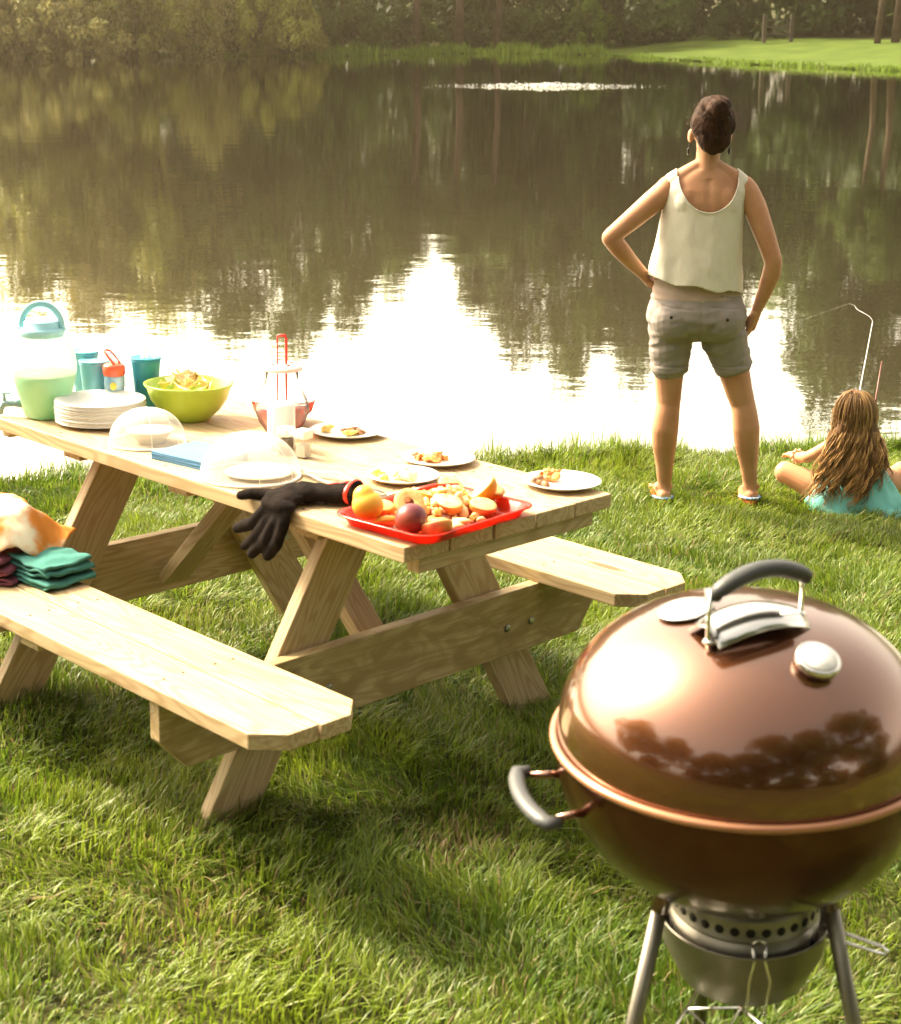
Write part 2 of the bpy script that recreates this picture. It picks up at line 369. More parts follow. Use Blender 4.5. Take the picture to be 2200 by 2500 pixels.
def trunk_mesh(seed, h=1.0, limbs=7, r=.035, lean=.05):
    rng = random.Random(seed); b = B(); pts = [(lean*rng.uniform(-1, 1)*(k/6)**1.5, lean*rng.uniform(-1, 1)*(k/6)**1.5, -.02+h*.8*k/6) for k in range(7)]
    b.tube(pts, [r*(1.25 if k == 0 else 1-.12*k) for k in range(7)], 9)
    for i in range(limbs):
        k = rng.uniform(.3, .95)*6*.8; j = int(k); p = Vector(pts[j]).lerp(Vector(pts[j+1]), k-j); a = rng.uniform(0, 2*pi); L_ = rng.uniform(.3, .6)
        b.tube([p, p+Vector((cos(a)*L_*.5, sin(a)*L_*.5, .08)), p+Vector((cos(a)*L_, sin(a)*L_, .24))], [r*.42, r*.25, r*.08], 6)
    return b.mesh('trunk')
TR = [trunk_mesh(s) for s in (1, 2, 3)]
MC = {}
def dressed(me_, kind):
    k = (me_.name, kind)
    if k not in MC: c_ = me_.copy(); c_.materials.clear(); c_.materials.append(leafm[kind]); MC[k] = c_
    return MC[k]
def near_z(x, y): return float(ground_z(np.array([x]), np.array([y]))[0])
def px(sx, y): return (sx-1100)*2.60e-4*y
def top_h(y, sy): return y*tan(PW + atan((sy-1250)/F)) - (H-WATER)      # mirrored height above the pond
def tree(sx, y, sy, hw, kind, label, v=0, group='tall trees along the far shore', crown=None, name='broadleaf_tree'):
    y *= 1.08; x = px(sx, y); h = top_h(y, sy); z = near_z(x, y)
    r = root(name, label, 'tree', Matrix.Translation((x, y, z-.05)), group)
    cm = (crown or CR[v % 4])[0]
    o = bpy.data.objects.new('crown', dressed(cm, kind))
    link(o, r); o.scale = (hw*1.12, hw*1.12, h*1.03); o.rotation_euler.z = random.uniform(0, 6.28)
    tk = bpy.data.objects.new('trunk', TR[v % 3]); link(tk, r); tk.scale = (hw*1.1, hw*1.1, h); tk.rotation_euler.z = random.uniform(0, 6.28)
    if not tk.data.materials: tk.data.materials.append(bark)
    return r
def bush(x, y, h, hw, kind, label, v=0, group='bushes on the far shore', name='bush', z=None):
    x *= 1.08; y *= 1.08; z = near_z(x, y) if z is None else z
    r = root(name, label, 'bush', Matrix.Translation((x, y, z-.1)), group)
    cm = BU[v % 3][0]; o = bpy.data.objects.new('foliage', dressed(cm, kind))
    link(o, r); o.scale = (hw, hw*.8, h); o.rotation_euler.z = random.uniform(0, 6.28)
    k = bpy.data.objects.new('stem', TR[v % 3]); link(k, r); k.scale = (hw*.7, hw*.7, h*.7)
    if not k.data.materials: k.data.materials.append(bark)
    return r
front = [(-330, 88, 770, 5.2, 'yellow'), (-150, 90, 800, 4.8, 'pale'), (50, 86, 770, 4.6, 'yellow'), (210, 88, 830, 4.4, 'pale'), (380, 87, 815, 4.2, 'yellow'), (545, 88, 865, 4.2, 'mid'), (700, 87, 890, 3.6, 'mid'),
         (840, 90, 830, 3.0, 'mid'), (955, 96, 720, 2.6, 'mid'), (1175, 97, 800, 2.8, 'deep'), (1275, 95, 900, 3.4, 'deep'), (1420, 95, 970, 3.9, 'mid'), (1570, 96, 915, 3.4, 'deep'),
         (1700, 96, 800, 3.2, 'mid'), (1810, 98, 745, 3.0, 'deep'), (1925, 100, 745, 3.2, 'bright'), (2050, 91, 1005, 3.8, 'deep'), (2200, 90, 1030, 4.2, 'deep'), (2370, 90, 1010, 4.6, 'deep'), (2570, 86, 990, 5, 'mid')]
where = ['beyond the far left of the frame', 'at the left edge, hazy in the sun', 'at the far left shore, second from the edge', 'behind the pale bushes left of the willow', 'above the hanging willow', 'behind the dark hollow in the bushes', 'behind the yellow green bush',
         'left of the sky gap mirrored in the pond', 'just left of the sky gap mirrored in the pond', 'just right of the mirrored sky gap', 'second right of the mirrored sky gap', 'above the fountain spray', 'behind the end of the far lawn', 'behind the hedge shrubs left of the woman',
         'above the woman in the standing water reflection', 'behind the lit opening in the hedge', 'dark behind the round hedge shrubs', 'at the right edge behind the far lawn', 'past the right edge of the far lawn', 'far beyond the right edge']
for i, (sx, y, sy, hw, k) in enumerate(front):
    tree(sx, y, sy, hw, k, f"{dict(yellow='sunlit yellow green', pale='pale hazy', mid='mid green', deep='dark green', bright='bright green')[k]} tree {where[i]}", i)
for i in range(13):
    tree(-420 + i*245 + random.uniform(-40, 40), 118 + random.uniform(-5, 6), (560 if 4.5 < i < 6.9 else 650) + random.uniform(-25, 20), 7.2, ['mid', 'deep', 'mid'][i % 3], 'dark tree of the second row closing the wood behind the far shore', i+1, group='second row of trees closing the wood')
# weeping branches at the left
tree(520, 82.5, 420, 1.9, 'pale', 'slender willow with pale hanging twigs over the dark hollow of the far shore', 0, crown=WI, name='willow_tree')
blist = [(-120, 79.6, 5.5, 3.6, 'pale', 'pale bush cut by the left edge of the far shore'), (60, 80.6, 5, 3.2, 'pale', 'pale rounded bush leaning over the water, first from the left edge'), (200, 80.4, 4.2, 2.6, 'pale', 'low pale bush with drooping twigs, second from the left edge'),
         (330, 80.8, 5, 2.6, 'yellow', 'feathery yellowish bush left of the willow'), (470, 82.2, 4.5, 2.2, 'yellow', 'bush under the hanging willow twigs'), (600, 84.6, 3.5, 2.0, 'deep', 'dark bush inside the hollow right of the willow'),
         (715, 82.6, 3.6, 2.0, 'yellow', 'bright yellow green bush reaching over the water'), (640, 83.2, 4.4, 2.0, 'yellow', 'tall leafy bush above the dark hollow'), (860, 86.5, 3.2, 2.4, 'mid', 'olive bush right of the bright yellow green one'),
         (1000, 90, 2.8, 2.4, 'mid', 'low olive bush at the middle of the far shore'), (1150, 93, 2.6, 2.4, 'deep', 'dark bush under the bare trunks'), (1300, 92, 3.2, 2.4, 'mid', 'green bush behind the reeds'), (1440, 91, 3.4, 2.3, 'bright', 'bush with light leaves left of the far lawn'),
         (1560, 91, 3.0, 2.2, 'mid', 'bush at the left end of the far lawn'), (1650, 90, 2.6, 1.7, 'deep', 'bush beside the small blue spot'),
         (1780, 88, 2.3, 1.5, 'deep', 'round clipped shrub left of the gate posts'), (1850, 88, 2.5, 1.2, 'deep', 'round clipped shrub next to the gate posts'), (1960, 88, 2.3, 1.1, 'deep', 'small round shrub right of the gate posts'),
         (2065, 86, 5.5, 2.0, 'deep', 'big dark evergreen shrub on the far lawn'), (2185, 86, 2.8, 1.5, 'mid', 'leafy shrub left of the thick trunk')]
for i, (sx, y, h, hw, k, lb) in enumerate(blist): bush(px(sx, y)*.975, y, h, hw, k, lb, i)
# bare trunks seen between the bushes and at the right edge
for i, (sx, y, h, r, lb) in enumerate([(1120, 97, 12, .22, 'bare pinkish trunk in the middle of the far wood, left one'), (1215, 98, 12, .18, 'bare trunk in the middle of the far wood, right one'), (1015, 96, 12, .2, 'slim bare trunk left of the middle of the far wood'),
                                     (2150, 84, 9, .13, 'slim trunk behind the leafy shrub'), (2194, 84, 10, .17, 'grey trunk at the right edge of the far lawn')]):
    x = px(sx, y)*.97; rt = root('tree_stem', lb, 'tree', Matrix.Translation((x, y, near_z(x, y)-.1)), 'bare trunks in the far wood')
    b = B().tube([(0, 0, 0), (.1, 0, h*.3), (-.1, 0, h*.6), (.15, 0, h)], [r*1.4, r, r*.8, r*.4], 10)
    for k in range(5): z = h*(.35+.12*k); b.tube([(0, 0, z), (random.uniform(-1.5, 1.5), random.uniform(-1, 1), z+1.2)], [r*.3, r*.1], 5)
    b.build('trunk', mat('bark_pale', (.115, .080, .058), (.06, .043, .032), .9, 3, spec=.1), rt)
    cr = bpy.data.objects.new('crown', dressed(CR[i % 4][0], 'mid')); link(cr, rt); cr.location = (0, 0, h*.55); cr.scale = (2.2, 2.2, h*.55)
# gate posts and rail
gp = root('rail_gate', 'weathered wooden rail gate between two posts behind the far lawn', 'gate', Matrix.Translation((px(1900, 89)*.975, 89, near_z(px(1900, 89), 89))))
gm = mat('grey_wood', (.06, .048, .033), (.04, .032, .022), .85, 5)
for sx_ in (-.75, .75): B().box((sx_, 0, .75), (.2, .2, 1.5)).build('post', gm, gp, bevel=.02)
for z in (.45, .85, 1.2): B().box((0, 0, z), (1.3, .05, .1)).build('rail', gm, gp)
# dense dark understorey of the wood (uncountable)
rng = np.random.default_rng(5); cs = []
for i in range(420):
    x = rng.uniform(-46, 46); yf = float(np.interp(x, FX, FY)); y = max(yf, 60)+rng.uniform(8, 30) + (16 if x > 12 else 0)
    cs.append((np.array([x, y, near_z(x, y)+rng.uniform(.3, 5.2)]), rng.uniform(1.1, 2.2)))
V, Q, col = leaves(cs, 150, 1.6, .28, rng); uo = link(bpy.data.objects.new('undergrowth', npmesh('undergrowth', V, Q, None, col))); uo.data.materials.append(leafm['deep']); tag(uo, kind='stuff')
# shore grass and reeds under the bushes
rng = np.random.default_rng(6); m = 9000
x = rng.uniform(-30, 24, m); yf = np.interp(x, FX, FY); y = yf + rng.uniform(-.1, 1.6, m)**1.0; z = np.where(y > yf, ground_z(x, y), WATER)
h = rng.uniform(.15, .75, m)*(.5+.5*(vn(x, y, 3, 4) > -.2)); h = np.where((x > 9) | (x < -9), h*.35, h); w = rng.uniform(.03, .07, m); a = rng.uniform(0, 2*pi, m); dx = rng.normal(size=m)*.2*h
P0 = np.stack([x-w*np.cos(a), y-w*np.sin(a), z-.05], -1); P1 = np.stack([x+w*np.cos(a), y+w*np.sin(a), z-.05], -1); P2 = np.stack([x+dx, y+rng.normal(size=m)*.1, z+h], -1)
V = np.stack([P0, P1, P2], 1).reshape(-1, 3); k = rng.uniform(.7, 1.4, m); col = np.repeat(np.stack([k, k, k*.9], -1), 3, 0)
rs = link(bpy.data.objects.new('shore_reeds', npmesh('shore_reeds', V, None, np.arange(3*m).reshape(m, 3), col))); rs.data.materials.append(leafm['bright']); tag(rs, kind='stuff')
# trees behind the viewer, mirrored in the grill lid
for i, (x, y, h, hw) in enumerate([(-12, -22, 15, 8), (-3, -20, 15, 7), (5, -17, 23, 7.5), (13, -16, 25, 8.5), (-21, -14, 17, 8), (19, -5, 22, 8), (-25, -2, 17, 8)]):
    r = root('broadleaf_tree', 'leafy tree behind the viewer, mirrored dark in the copper grill lid', 'tree', Matrix.Translation((x, y, near_z(x, y)-.1)), 'trees mirrored in the grill lid')
    o = link(bpy.data.objects.new('crown', dressed(CR[i % 4][0], 'deep')), r); o.scale = (hw, hw, h); tk = link(bpy.data.objects.new('trunk', TR[i % 3]), r); tk.scale = (hw, hw, h)
for i, (x, y) in enumerate([(-15, -17), (-8, -18), (-1, -17), (6, -14), (12, -11), (16, -4), (-20, -8)]):
    bush(x, y, 4.5, 4.5, 'deep', 'dark hedge bush behind the viewer, mirrored low in the grill lid', i, 'bushes mirrored in the grill lid')
# aerator splash: a low line of white water drops
rng = np.random.default_rng(8); b = B()
for i in range(760):
    u = rng.normal()*.36; u = max(-1, min(1, u)); x = px(1330+u*330, 53)*1.0; y = 53 + rng.normal()*.5; s = rng.uniform(.005, .024)*(1.1-abs(u)*.9); z = WATER + rng.uniform(0, .10)*(1-abs(u))**1.0
    b.ball((x, y, z+s*.4), (s*1.6, s, s*.8), 6)
so_ = b.build('fountain_splash', mat('white_foam', (.95, .95, .92), (.85, .87, .86), .3, 20, transl=.3)); tag(so_, kind='stuff')
# ------------------------------------------------------------------ lawn blades
def blades(name, x, y, h, w, lean, az, seed, cols, G=True):
    """x, y in the lawn frame; each blade is a bent, tapering strip"""
    rng = np.random.default_rng(seed); m = len(x)
    fa = az + rng.normal(size=m)*.5 + pi/2; wx, wy = np.cos(fa)*w/2, np.sin(fa)*w/2
    dx, dy = np.cos(az), np.sin(az); rows = []
    for t, ww in ((0, 1), (.4, .92), (.75, .62), (1, 0)):
        off = lean*h*t**1.7; zz = h*(t - .32*np.clip(lean, 0, 1.3)*t*t) - .006*(t == 0)
        cx = x + dx*off; cy = y + dy*off
        if ww: rows += [np.stack([cx-wx*ww, cy-wy*ww, zz], -1), np.stack([cx+wx*ww, cy+wy*ww, zz], -1)]
        else: rows += [np.stack([cx, cy, zz], -1)]
    V = np.stack(rows, 1).reshape(-1, 3); i0 = np.arange(m)[:, None]*7
    Q = np.concatenate([i0+[0, 1, 3, 2], i0+[2, 3, 5, 4]], 0); T_ = i0+[4, 5, 6]
    V = V @ ML3.T + MLt
    bx = np.repeat(x, 7)
    V0 = np.stack([x, y, x*0], -1) @ ML3.T + MLt; gz = ground_z(V0[:, 0], V0[:, 1]) - lawn_z(V0[:, 0], V0[:, 1]); V[:, 2] += np.repeat(gz, 7)
    return npmesh(name, V, Q, T_, np.repeat(cols, 7, 0))
def lawn(name, n, x0, x1, y0, y1, dens=None, seed=1, hmul=1, wm_=1, cond=None):
    rng = np.random.default_rng(seed); x = rng.uniform(x0, x1, n); y = rng.uniform(y0, y1, n)
    V0 = np.stack([x, y, x*0], -1) @ ML3.T + MLt
    e = np.interp(V0[:, 0], NX, NY) + edge_wob(V0[:, 0]) - V0[:, 1]
    k = (e > -.10)
    if cond is not None: k &= cond(x, y)
    x, y, e = x[k], y[k], e[k]; m = len(x)
    pn = vn(x, y, .34, 21); p2 = vn(x, y, 1.1, 22); p3 = vn(x, y, .12, 23)
    h = (.045 + .016*pn + .010*p3 + .012*p2)*rng.uniform(.55, 1.35, m)*hmul; h = np.clip(h, .015, .2)
    h *= 1 + 1.0*np.exp(-np.clip(e, 0, 9)/.10)*rng.uniform(.0, 1, m)
    w = rng.uniform(.0026, .0052, m)*wm_
    az = 2.6*vn(x, y, .55, 25) + 1.3*p3 + rng.normal(size=m)*.75; lean = np.abs(rng.normal(size=m)*.35 + .65 + .35*vn(x, y, .3, 27))
    t = np.clip(.5 + .38*vn(x, y, .7, 28) + .25*p3 + rng.normal(size=m)*.22, 0, 1)[:, None]
    a = np.array([.080, .145, .010]); b_ = np.array([.235, .30, .026]); col = a*(1-t)+b_*t
    pale = (rng.uniform(size=m) < np.clip(.10+.16*vn(x, y, .5, 30), .02, .35))[:, None]; col = np.where(pale, np.array([.26, .28, .10]), col)
    dead = (rng.uniform(size=m) < .035 + .5*np.exp(-((x-.03)**2+(y-3.28)**2)/.012) + .25*np.exp(-((x+.55)**2+(y-2.9)**2)/.02))[:, None]; col = np.where(dead, np.array([.28, .20, .09]), col)
    col = col*rng.uniform(.75, 1.2, (m, 1))
    return blades(name, x, y, h, w, lean, az, seed, col)
gm_ = attr_mat('grass_blade', (1, 1, 1), .42, .42, .35)
inview = lambda x, y: np.abs(x) < .40*y + .35
g1 = link(bpy.data.objects.new('grass', lawn('grass', 500000, -3.4, 3.4, 2.1, 7.75, seed=41, cond=inview))); g1.data.materials.append(gm_); tag(g1, kind='stuff')
g2 = link(bpy.data.objects.new('grass', lawn('grass', 130000, -7, 7, -1, 8.8, seed=42, hmul=1.15, wm_=1.8, cond=lambda x, y: ~inview(x, y)))); g2.data.materials.append(gm_); tag(g2, kind='stuff')
# tall grass at the water's edge
rng = np.random.default_rng(43); m = 2600; Xw = rng.uniform(-4, 4.5, m); Yw = np.interp(Xw, NX, NY)+edge_wob(Xw) - .02 - np.abs(rng.normal(size=m))*.07
Gi = (np.stack([Xw, Yw, lawn_z(Xw, Yw)], -1) - MLt) @ ML3     # inverse rotation
k = rng.uniform(size=m) < np.clip(.35+.9*vn(Xw, Yw*0, .5, 31), .08, 1); Gi = Gi[k]; m = len(Gi)
h = rng.uniform(.06, .17, m)*rng.uniform(.5, 1.2, m); tt = rng.uniform(size=(m, 1)); col = np.array([.12, .22, .02])*(1-tt)+np.array([.24, .32, .05])*tt
g3 = link(bpy.data.objects.new('tall_grass', blades('tall_grass', Gi[:, 0], Gi[:, 1], h, rng.uniform(.004, .008, m), np.abs(rng.normal(size=m)*.35+.3), rng.uniform(0, 6.28, m), 44, col))); g3.data.materials.append(gm_); tag(g3, kind='stuff')

# ------------------------------------------------------------------ picnic table (u along, v across)
wood = wood_mat(); wood_blotched = wood_mat('pine_wood_blotched', blotched=1)
LT = 1.83; WT = .712; TH = .037
tb = root('picnic_table', 'large pale pine picnic table with attached benches standing on the lawn', 'picnic table', MT)
b = B()
for i in range(5):
    v0 = i*.1433; e_ = random.uniform(0, .004); b.board((0, v0, ZT-TH), (-1, 0, 0), (0, -1, 0), [(e_, 0), (LT, 0), (LT, -.1385), (e_, -.1385)], TH)
b.build('tabletop', wood, tb, bevel=.003)
def bench(v0, flip):
    b = B(); c = .060; Lb = LT+.02; BW = .283
    for j in range(2):
        a0 = v0 + j*.1435; clip_lo = (j == 0); clip_hi = (j == 1)
        e = -.041 if not flip else .026
        if j == (0 if not flip else 1): e += .0
        else: e += -.006 if not flip else .004
        o = [(e+(c if clip_lo else 0), 0), (Lb-(c if clip_lo else 0), 0)]
        if clip_lo: o += [(Lb, -c)]
        o += [(Lb, -.1395+(c if clip_hi else 0))] if clip_hi else [(Lb, -.1395)]
        if clip_hi: o += [(Lb-c, -.1395), (e+c, -.1395), (e, -.1395+c)]
        else: o += [(e, -.1395)]
        if clip_lo: o += [(e, -c)]
        b.board((0, a0, ZB-TH), (-1, 0, 0), (0, -1, 0), o, TH)
    return b
bench(-.422, False).build('bench', wood, tb, bevel=.003)
bench(WT+.43-.283, True).build('bench', wood, tb, bevel=.003)
zb2 = ZB-TH
rust = mat('rusty_screw', (.10, .055, .03), (.05, .03, .02), .6, 200, metal=.3)
for u in (-.385, -.95, -1.45):
    for v_ in [-.375, -.32, -.235, -.185] + [WT+.195, WT+.24, WT+.34, WT+.385]:
        B().lathe([(0, .0008), (.0040, .0008), (.0046, .0002), (.0046, -.002)], 12, (u+random.uniform(-.006, .006), v_, ZB)).build('screw', rust, tb)
    for i in range(5):
        for dv in (.035, .105): B().lathe([(0, .0008), (.0040, .0008), (.0046, .0002), (.0046, -.002)], 12, (u+random.uniform(-.006, .006), i*.1433+dv, ZT)).build('screw', rust, tb)
for k, (ul, ub) in enumerate([(-.438, -.360), (-1.43, -1.470)]):
    # supporting beam carrying both benches, with clipped lower corners
    lo, hi = -.405, WT+.405; hgt = .184; cc = .075
    ax = (0, 1, 0); wd = (0, 0, 1)
    b = B().board((ub, lo, zb2-hgt), ax, wd, [(cc, 0), (hi-lo-cc, 0), (hi-lo, hgt*.55), (hi-lo, hgt), (0, hgt), (0, hgt*.45)], -TH if k == 0 else TH)
    if k == 0: b.v = [(x, y, z) for x, y, z in b.v]
    b.build('crossbeam', wood_blotched if k == 0 else wood, tb, bevel=.003)
    for s in (0, 1):
        def P(v, z): return (WT-v if s else v, z)
        # left edge v = -.27+.6 z, width .165
        z0, z1 = -.03, ZT-TH; q = [(-.27+.6*z0, z0), (-.27+.6*z0+.165, z0), (-.27+.6*z1+.165, z1), (-.27+.6*z1, z1)]
        q = [P(*a) for a in q]
        bb = B(); sy = random.uniform(-30, 30); vs = []; g = []
        d = Vector((.6, 1)).normalized()
        for uu in (ul, ul+.038):
            for v, z in q:
                vs.append((uu, v, z)); al = (.6*(v if not s else WT-v)+z)*.857; ac = ((v if not s else WT-v)-.6*z)*.857; g.append((al, ac+sy, uu+sy))
        bb.add(vs, [(0, 1, 2, 3), (7, 6, 5, 4), (0, 4, 5, 1), (1, 5, 6, 2), (2, 6, 7, 3), (3, 7, 4, 0)], False, g)
        bb.build('leg', wood, tb, bevel=.003)
    # two bolt heads at each side of the beam
    for v in (.735, .832, .0, .09):
        un = -.360 if k == 0 else -1.432
        bb = B(); bb.tube([(un-.001, v, .287), (un+.0035, v, .287), (un+.005, v, .287)], [.0105, .0105, .006], 14); bb.build('bolt', mat('galvanised', (.42, .42, .40), (.25, .25, .24), .38, 40, metal=.9), tb)
for u0, w_ in ((-.055, .040), (-.445, .085), (-.965, .085), (-1.475, .085), (-1.815, .040)):
    B().board((u0, .055, ZT-TH-.038), (0, 1, 0), (-1, 0, 0), [(0, 0), (.60, 0), (.60, -w_), (0, -w_)], .037).build('batten', wood, tb, bevel=.003)
for v0 in (-.395, WT+.155):
    B().board((-.97, v0, ZB-TH-.036), (0, 1, 0), (-1, 0, 0), [(0, 0), (.24, 0), (.24, -.085), (0, -.085)], .035).build('batten', wood, tb, bevel=.003)
for k, (ua, uc) in enumerate([(-.445, -.875), (-1.385, -.965)]):
    a = Vector((ua, .31, .265)); c_ = Vector((uc, .31, ZT-TH-.03)); ax = (c_-a).normalized(); up = Vector((0, 1, 0)); nn = ax.cross(up)
    B().board(a - nn*.02, ax, up, [(0, 0), ((c_-a).length, 0), ((c_-a).length, .089), (0, .089)], .038).build('brace', wood, tb, bevel=.003)

# ------------------------------------------------------------------ things on the table
whitep = mat('white_plastic', (.86, .85, .82), (.80, .79, .76), .35, 10)
paper = mat('white_paper', (.88, .87, .84), (.82, .81, .78), .7, 6, transl=.12)
def cup(name, u, v, r, h, c, label, group=None, thick=.002, z=ZT):
    t = root(name, label, 'cup', onT(u, v, z), group)
    b = B().lathe([(0, .002), (r*.70, 0), (r*.72, .003), (r*.95, h*.9), (r, h*.93), (r*1.0, h), (r*.96, h), (r*.92, h*.9), (r*.69, .006), (0, .006)], 40)
    b.build('body', c, t)
    B().lathe([(r*.995, h*.985), (r*1.04, h*.99), (r*1.045, h*1.005), (r*1.0, h*1.012), (r*.965, h*1.0)], 40).build('rim', c, t); return t
aqua = mat('aqua_plastic', (.28, .66, .74), (.24, .60, .70), .3, 6, transl=.35)
aqua2 = mat('aqua_dark_plastic', (.07, .42, .55), (.05, .36, .50), .3, 6, transl=.3)
cup('tumbler', -1.745, .305, .042, .165, aqua, 'light aqua cup standing behind the other, partly behind the drink dispenser', 'aqua cups')
cup('tumbler', -1.660, .285, .045, .150, aqua, 'light aqua cup in front of the other one, behind the red lidded bottle', 'aqua cups')
cup('tumbler', -1.562, .402, .045, .160, aqua2, 'blue cup filled with clear plastic cutlery, left of the green bowl', 'aqua cups')
clear = mat('clear_plastic', (.92, .90, .86), (.88, .86, .82), .15, 5, alpha=.3, transl=.3)
for i in range(11):
    a = random.uniform(0, 6.28); q = random.uniform(.005, .028); t = root('plastic_fork', 'clear plastic fork standing in the blue cup', 'fork', onT(-1.562+q*cos(a)*.6, .402+q*sin(a)*.6, ZT+.01), 'clear forks in the blue cup')
    b = B(); tip = Vector((q*cos(a)*1.0, q*sin(a)*1.0, .185+random.uniform(-.012, .015)))
    b.tube([(0, 0, .01), tip*.7, tip*.88], [.0022, .003, .0028], 6); xa = Vector((cos(a+1), sin(a+1), 0))
    for k in (-1.5, -.5, .5, 1.5): b.tube([tip*.86, tip*.9+xa*.003*k, tip*1.05+xa*.003*k], [.0012, .0012, .0008], 5)
    b.build('fork', clear, t)
def thin_glass(name, col, dens=.12):
    m = bpy.data.materials.new(name); m.use_nodes = True; t = m.node_tree; n = t.nodes; n.clear(); l = t.links.new
    o = n.new('ShaderNodeOutputMaterial'); tr = n.new('ShaderNodeBsdfTransparent'); tr.inputs[0].default_value = (*col, 1); g = n.new('ShaderNodeBsdfGlossy'); g.inputs['Roughness'].default_value = .03
    f = n.new('ShaderNodeFresnel'); f.inputs[0].default_value = 1.12; d = n.new('ShaderNodeBsdfDiffuse'); d.inputs[0].default_value = (.9, .85, .8, 1); a = n.new('ShaderNodeMixShader'); b_ = n.new('ShaderNodeMixShader'); a.inputs[0].default_value = dens
    tc_ = n.new('ShaderNodeTexCoord'); nz = n.new('ShaderNodeTexNoise'); nz.inputs['Scale'].default_value = 12; mr_ = n.new('ShaderNodeMapRange'); mr_.inputs[3].default_value = dens*.6; mr_.inputs[4].default_value = dens*1.4
    l(tc_.outputs['Object'], nz.inputs[0]); l(nz.outputs[0], mr_.inputs[0]); l(mr_.outputs[0], a.inputs[0])
    l(tr.outputs[0], a.inputs[1]); l(d.outputs[0], a.inputs[2]); l(f.outputs[0], b_.inputs[0]); l(a.outputs[0], b_.inputs[1]); l(g.outputs[0], b_.inputs[2]); l(b_.outputs[0], o.inputs[0]); return m
# drink dispenser
jd = root('drink_dispenser', 'tall rounded drink dispenser of mint green lemonade with pale blue lid and carrying handle', 'drink dispenser', onT(-1.663, .116, a=radians(44)))
def glassy(name, col, a=.5, rough=.12): 
    return mat(name, col, tuple(x*.95 for x in col), rough, 4, trans=a, ior=1.2)
prof = [(.0, .002), (.050, .001), (.060, .006), (.072, .05), (.086, .095), (.0935, .14), (.0945, .16), (.091, .185), (.082, .21), (.068, .228), (.060, .236), (.058, .250)]
ja = [p for p in prof if p[1] <= .14]; jb = [p for p in prof if p[1] >= .14]
jug = B().lathe(prof, 56).build('jar', None or mat('frosted_jar', (.90, .93, .82), (.88, .91, .80), .25, 6, trans=.25, transl=.35, alpha=.55), jd)
B().lathe([(0, .004)] + [(r-.003, z+.003) for r, z in prof if .0 < z < .135] + [(.0895, .132), (0, .132)], 56).build('lemonade', mat('mint_lemonade', (.33, .82, .55), (.45, .88, .60), .25, 7, transl=.35), jd)
lidm = mat('pale_blue_plastic', (.35, .68, .78), (.30, .62, .72), .35, 6)
ld = B().lathe([(0, .286), (.046, .286), (.050, .283), (.051, .266), (.061, .264), (.064, .258), (.064, .246), (.060, .240), (.050, .240)], 48).build('lid', lidm, jd)
pts = [(cos(a)*.059, 0, .268 + sin(a)*.066) for a in np.linspace(-.1, pi+.1, 22)]
B().tube(pts, .0048, 10, flat=2.0).build('handle', lidm, jd)
for x_ in (-.063, .063): B().ball((x_, 0, .262), .008, 10).build('pivot', lidm, ld)
# spigot on the left side (points away from the stack of plates)
sp = B(); d0 = Vector((-cos(.45), -sin(.45)*.2, 0)).normalized()
sm_ = mat('smoky_blue_plastic', (.30, .50, .55), (.20, .33, .36), .3, 20)
sp.tube([d0*.068+Vector((0, 0, .040)), d0*.095+Vector((0, 0, .040))], [.013, .010], 14)
sp.tube([d0*.082+Vector((0, 0, .040)), d0*.120+Vector((0, 0, .038)), d0*.130+Vector((0, 0, .022)), d0*.131+Vector((0, 0, .008))], [.0085, .0105, .0085, .007], 12)
sp.tube([d0*.118+Vector((0, 0, .042)), d0*.118+Vector((0, 0, .066))], [.006, .004], 10)
sp.tube([d0*.118+Vector((-.014, -.012, .070)), d0*.118+Vector((.014, .012, .068))], [.004, .006], 8, flat=.6)
sp.build('spigot', sm_, jd)
# kid's bottle
kb = root('drinking_bottle', 'small blue bottle with orange red flip lid behind the stack of plates', 'bottle', onT(-1.578, .300, a=.4))
bd = B().lathe([(0, 0), (.029, 0), (.031, .004), (.031, .05), (.027, .065), (.031, .085), (.031, .112), (.025, .122)], 36).build('body', mat('blue_tint_bottle', (.20, .42, .62), (.55, .72, .80), .15, 25, trans=.3), kb)
B().ball((.012, -.026, .088), (.013, .006, .013), 12).build('yellow_spot', mat('yellow_print', (.85, .65, .08), None, .4), bd)
redl = mat('coral_red_plastic', (.80, .13, .06), (.74, .11, .05), .3, 6)
lk = B().lathe([(0, .150), (.026, .150), (.031, .146), (.033, .140), (.033, .120), (.030, .116), (.0, .116)], 36).build('lid', redl, kb)
pts = [(-.004+.010*cos(a), .019*sin(a), .150 + .002) for a in (0,)]
b = B(); b.tube([(.012, -.015, .150), (-.006, -.017, .170), (-.022, -.014, .186), (-.027, 0, .190), (-.022, .014, .186), (-.006, .017, .170), (.012, .015, .150)], .0035, 8); b.build('carry_loop', redl, kb)
B().box((-.006, 0, .170), (.040, .024, .004), Matrix.Rotation(radians(44), 3, 'Y')).build('sipper', mat('white_blue_print', (.85, .87, .90), (.35, .42, .75), .35, 120, lo=.55, hi=.62), kb, bevel=.0015)
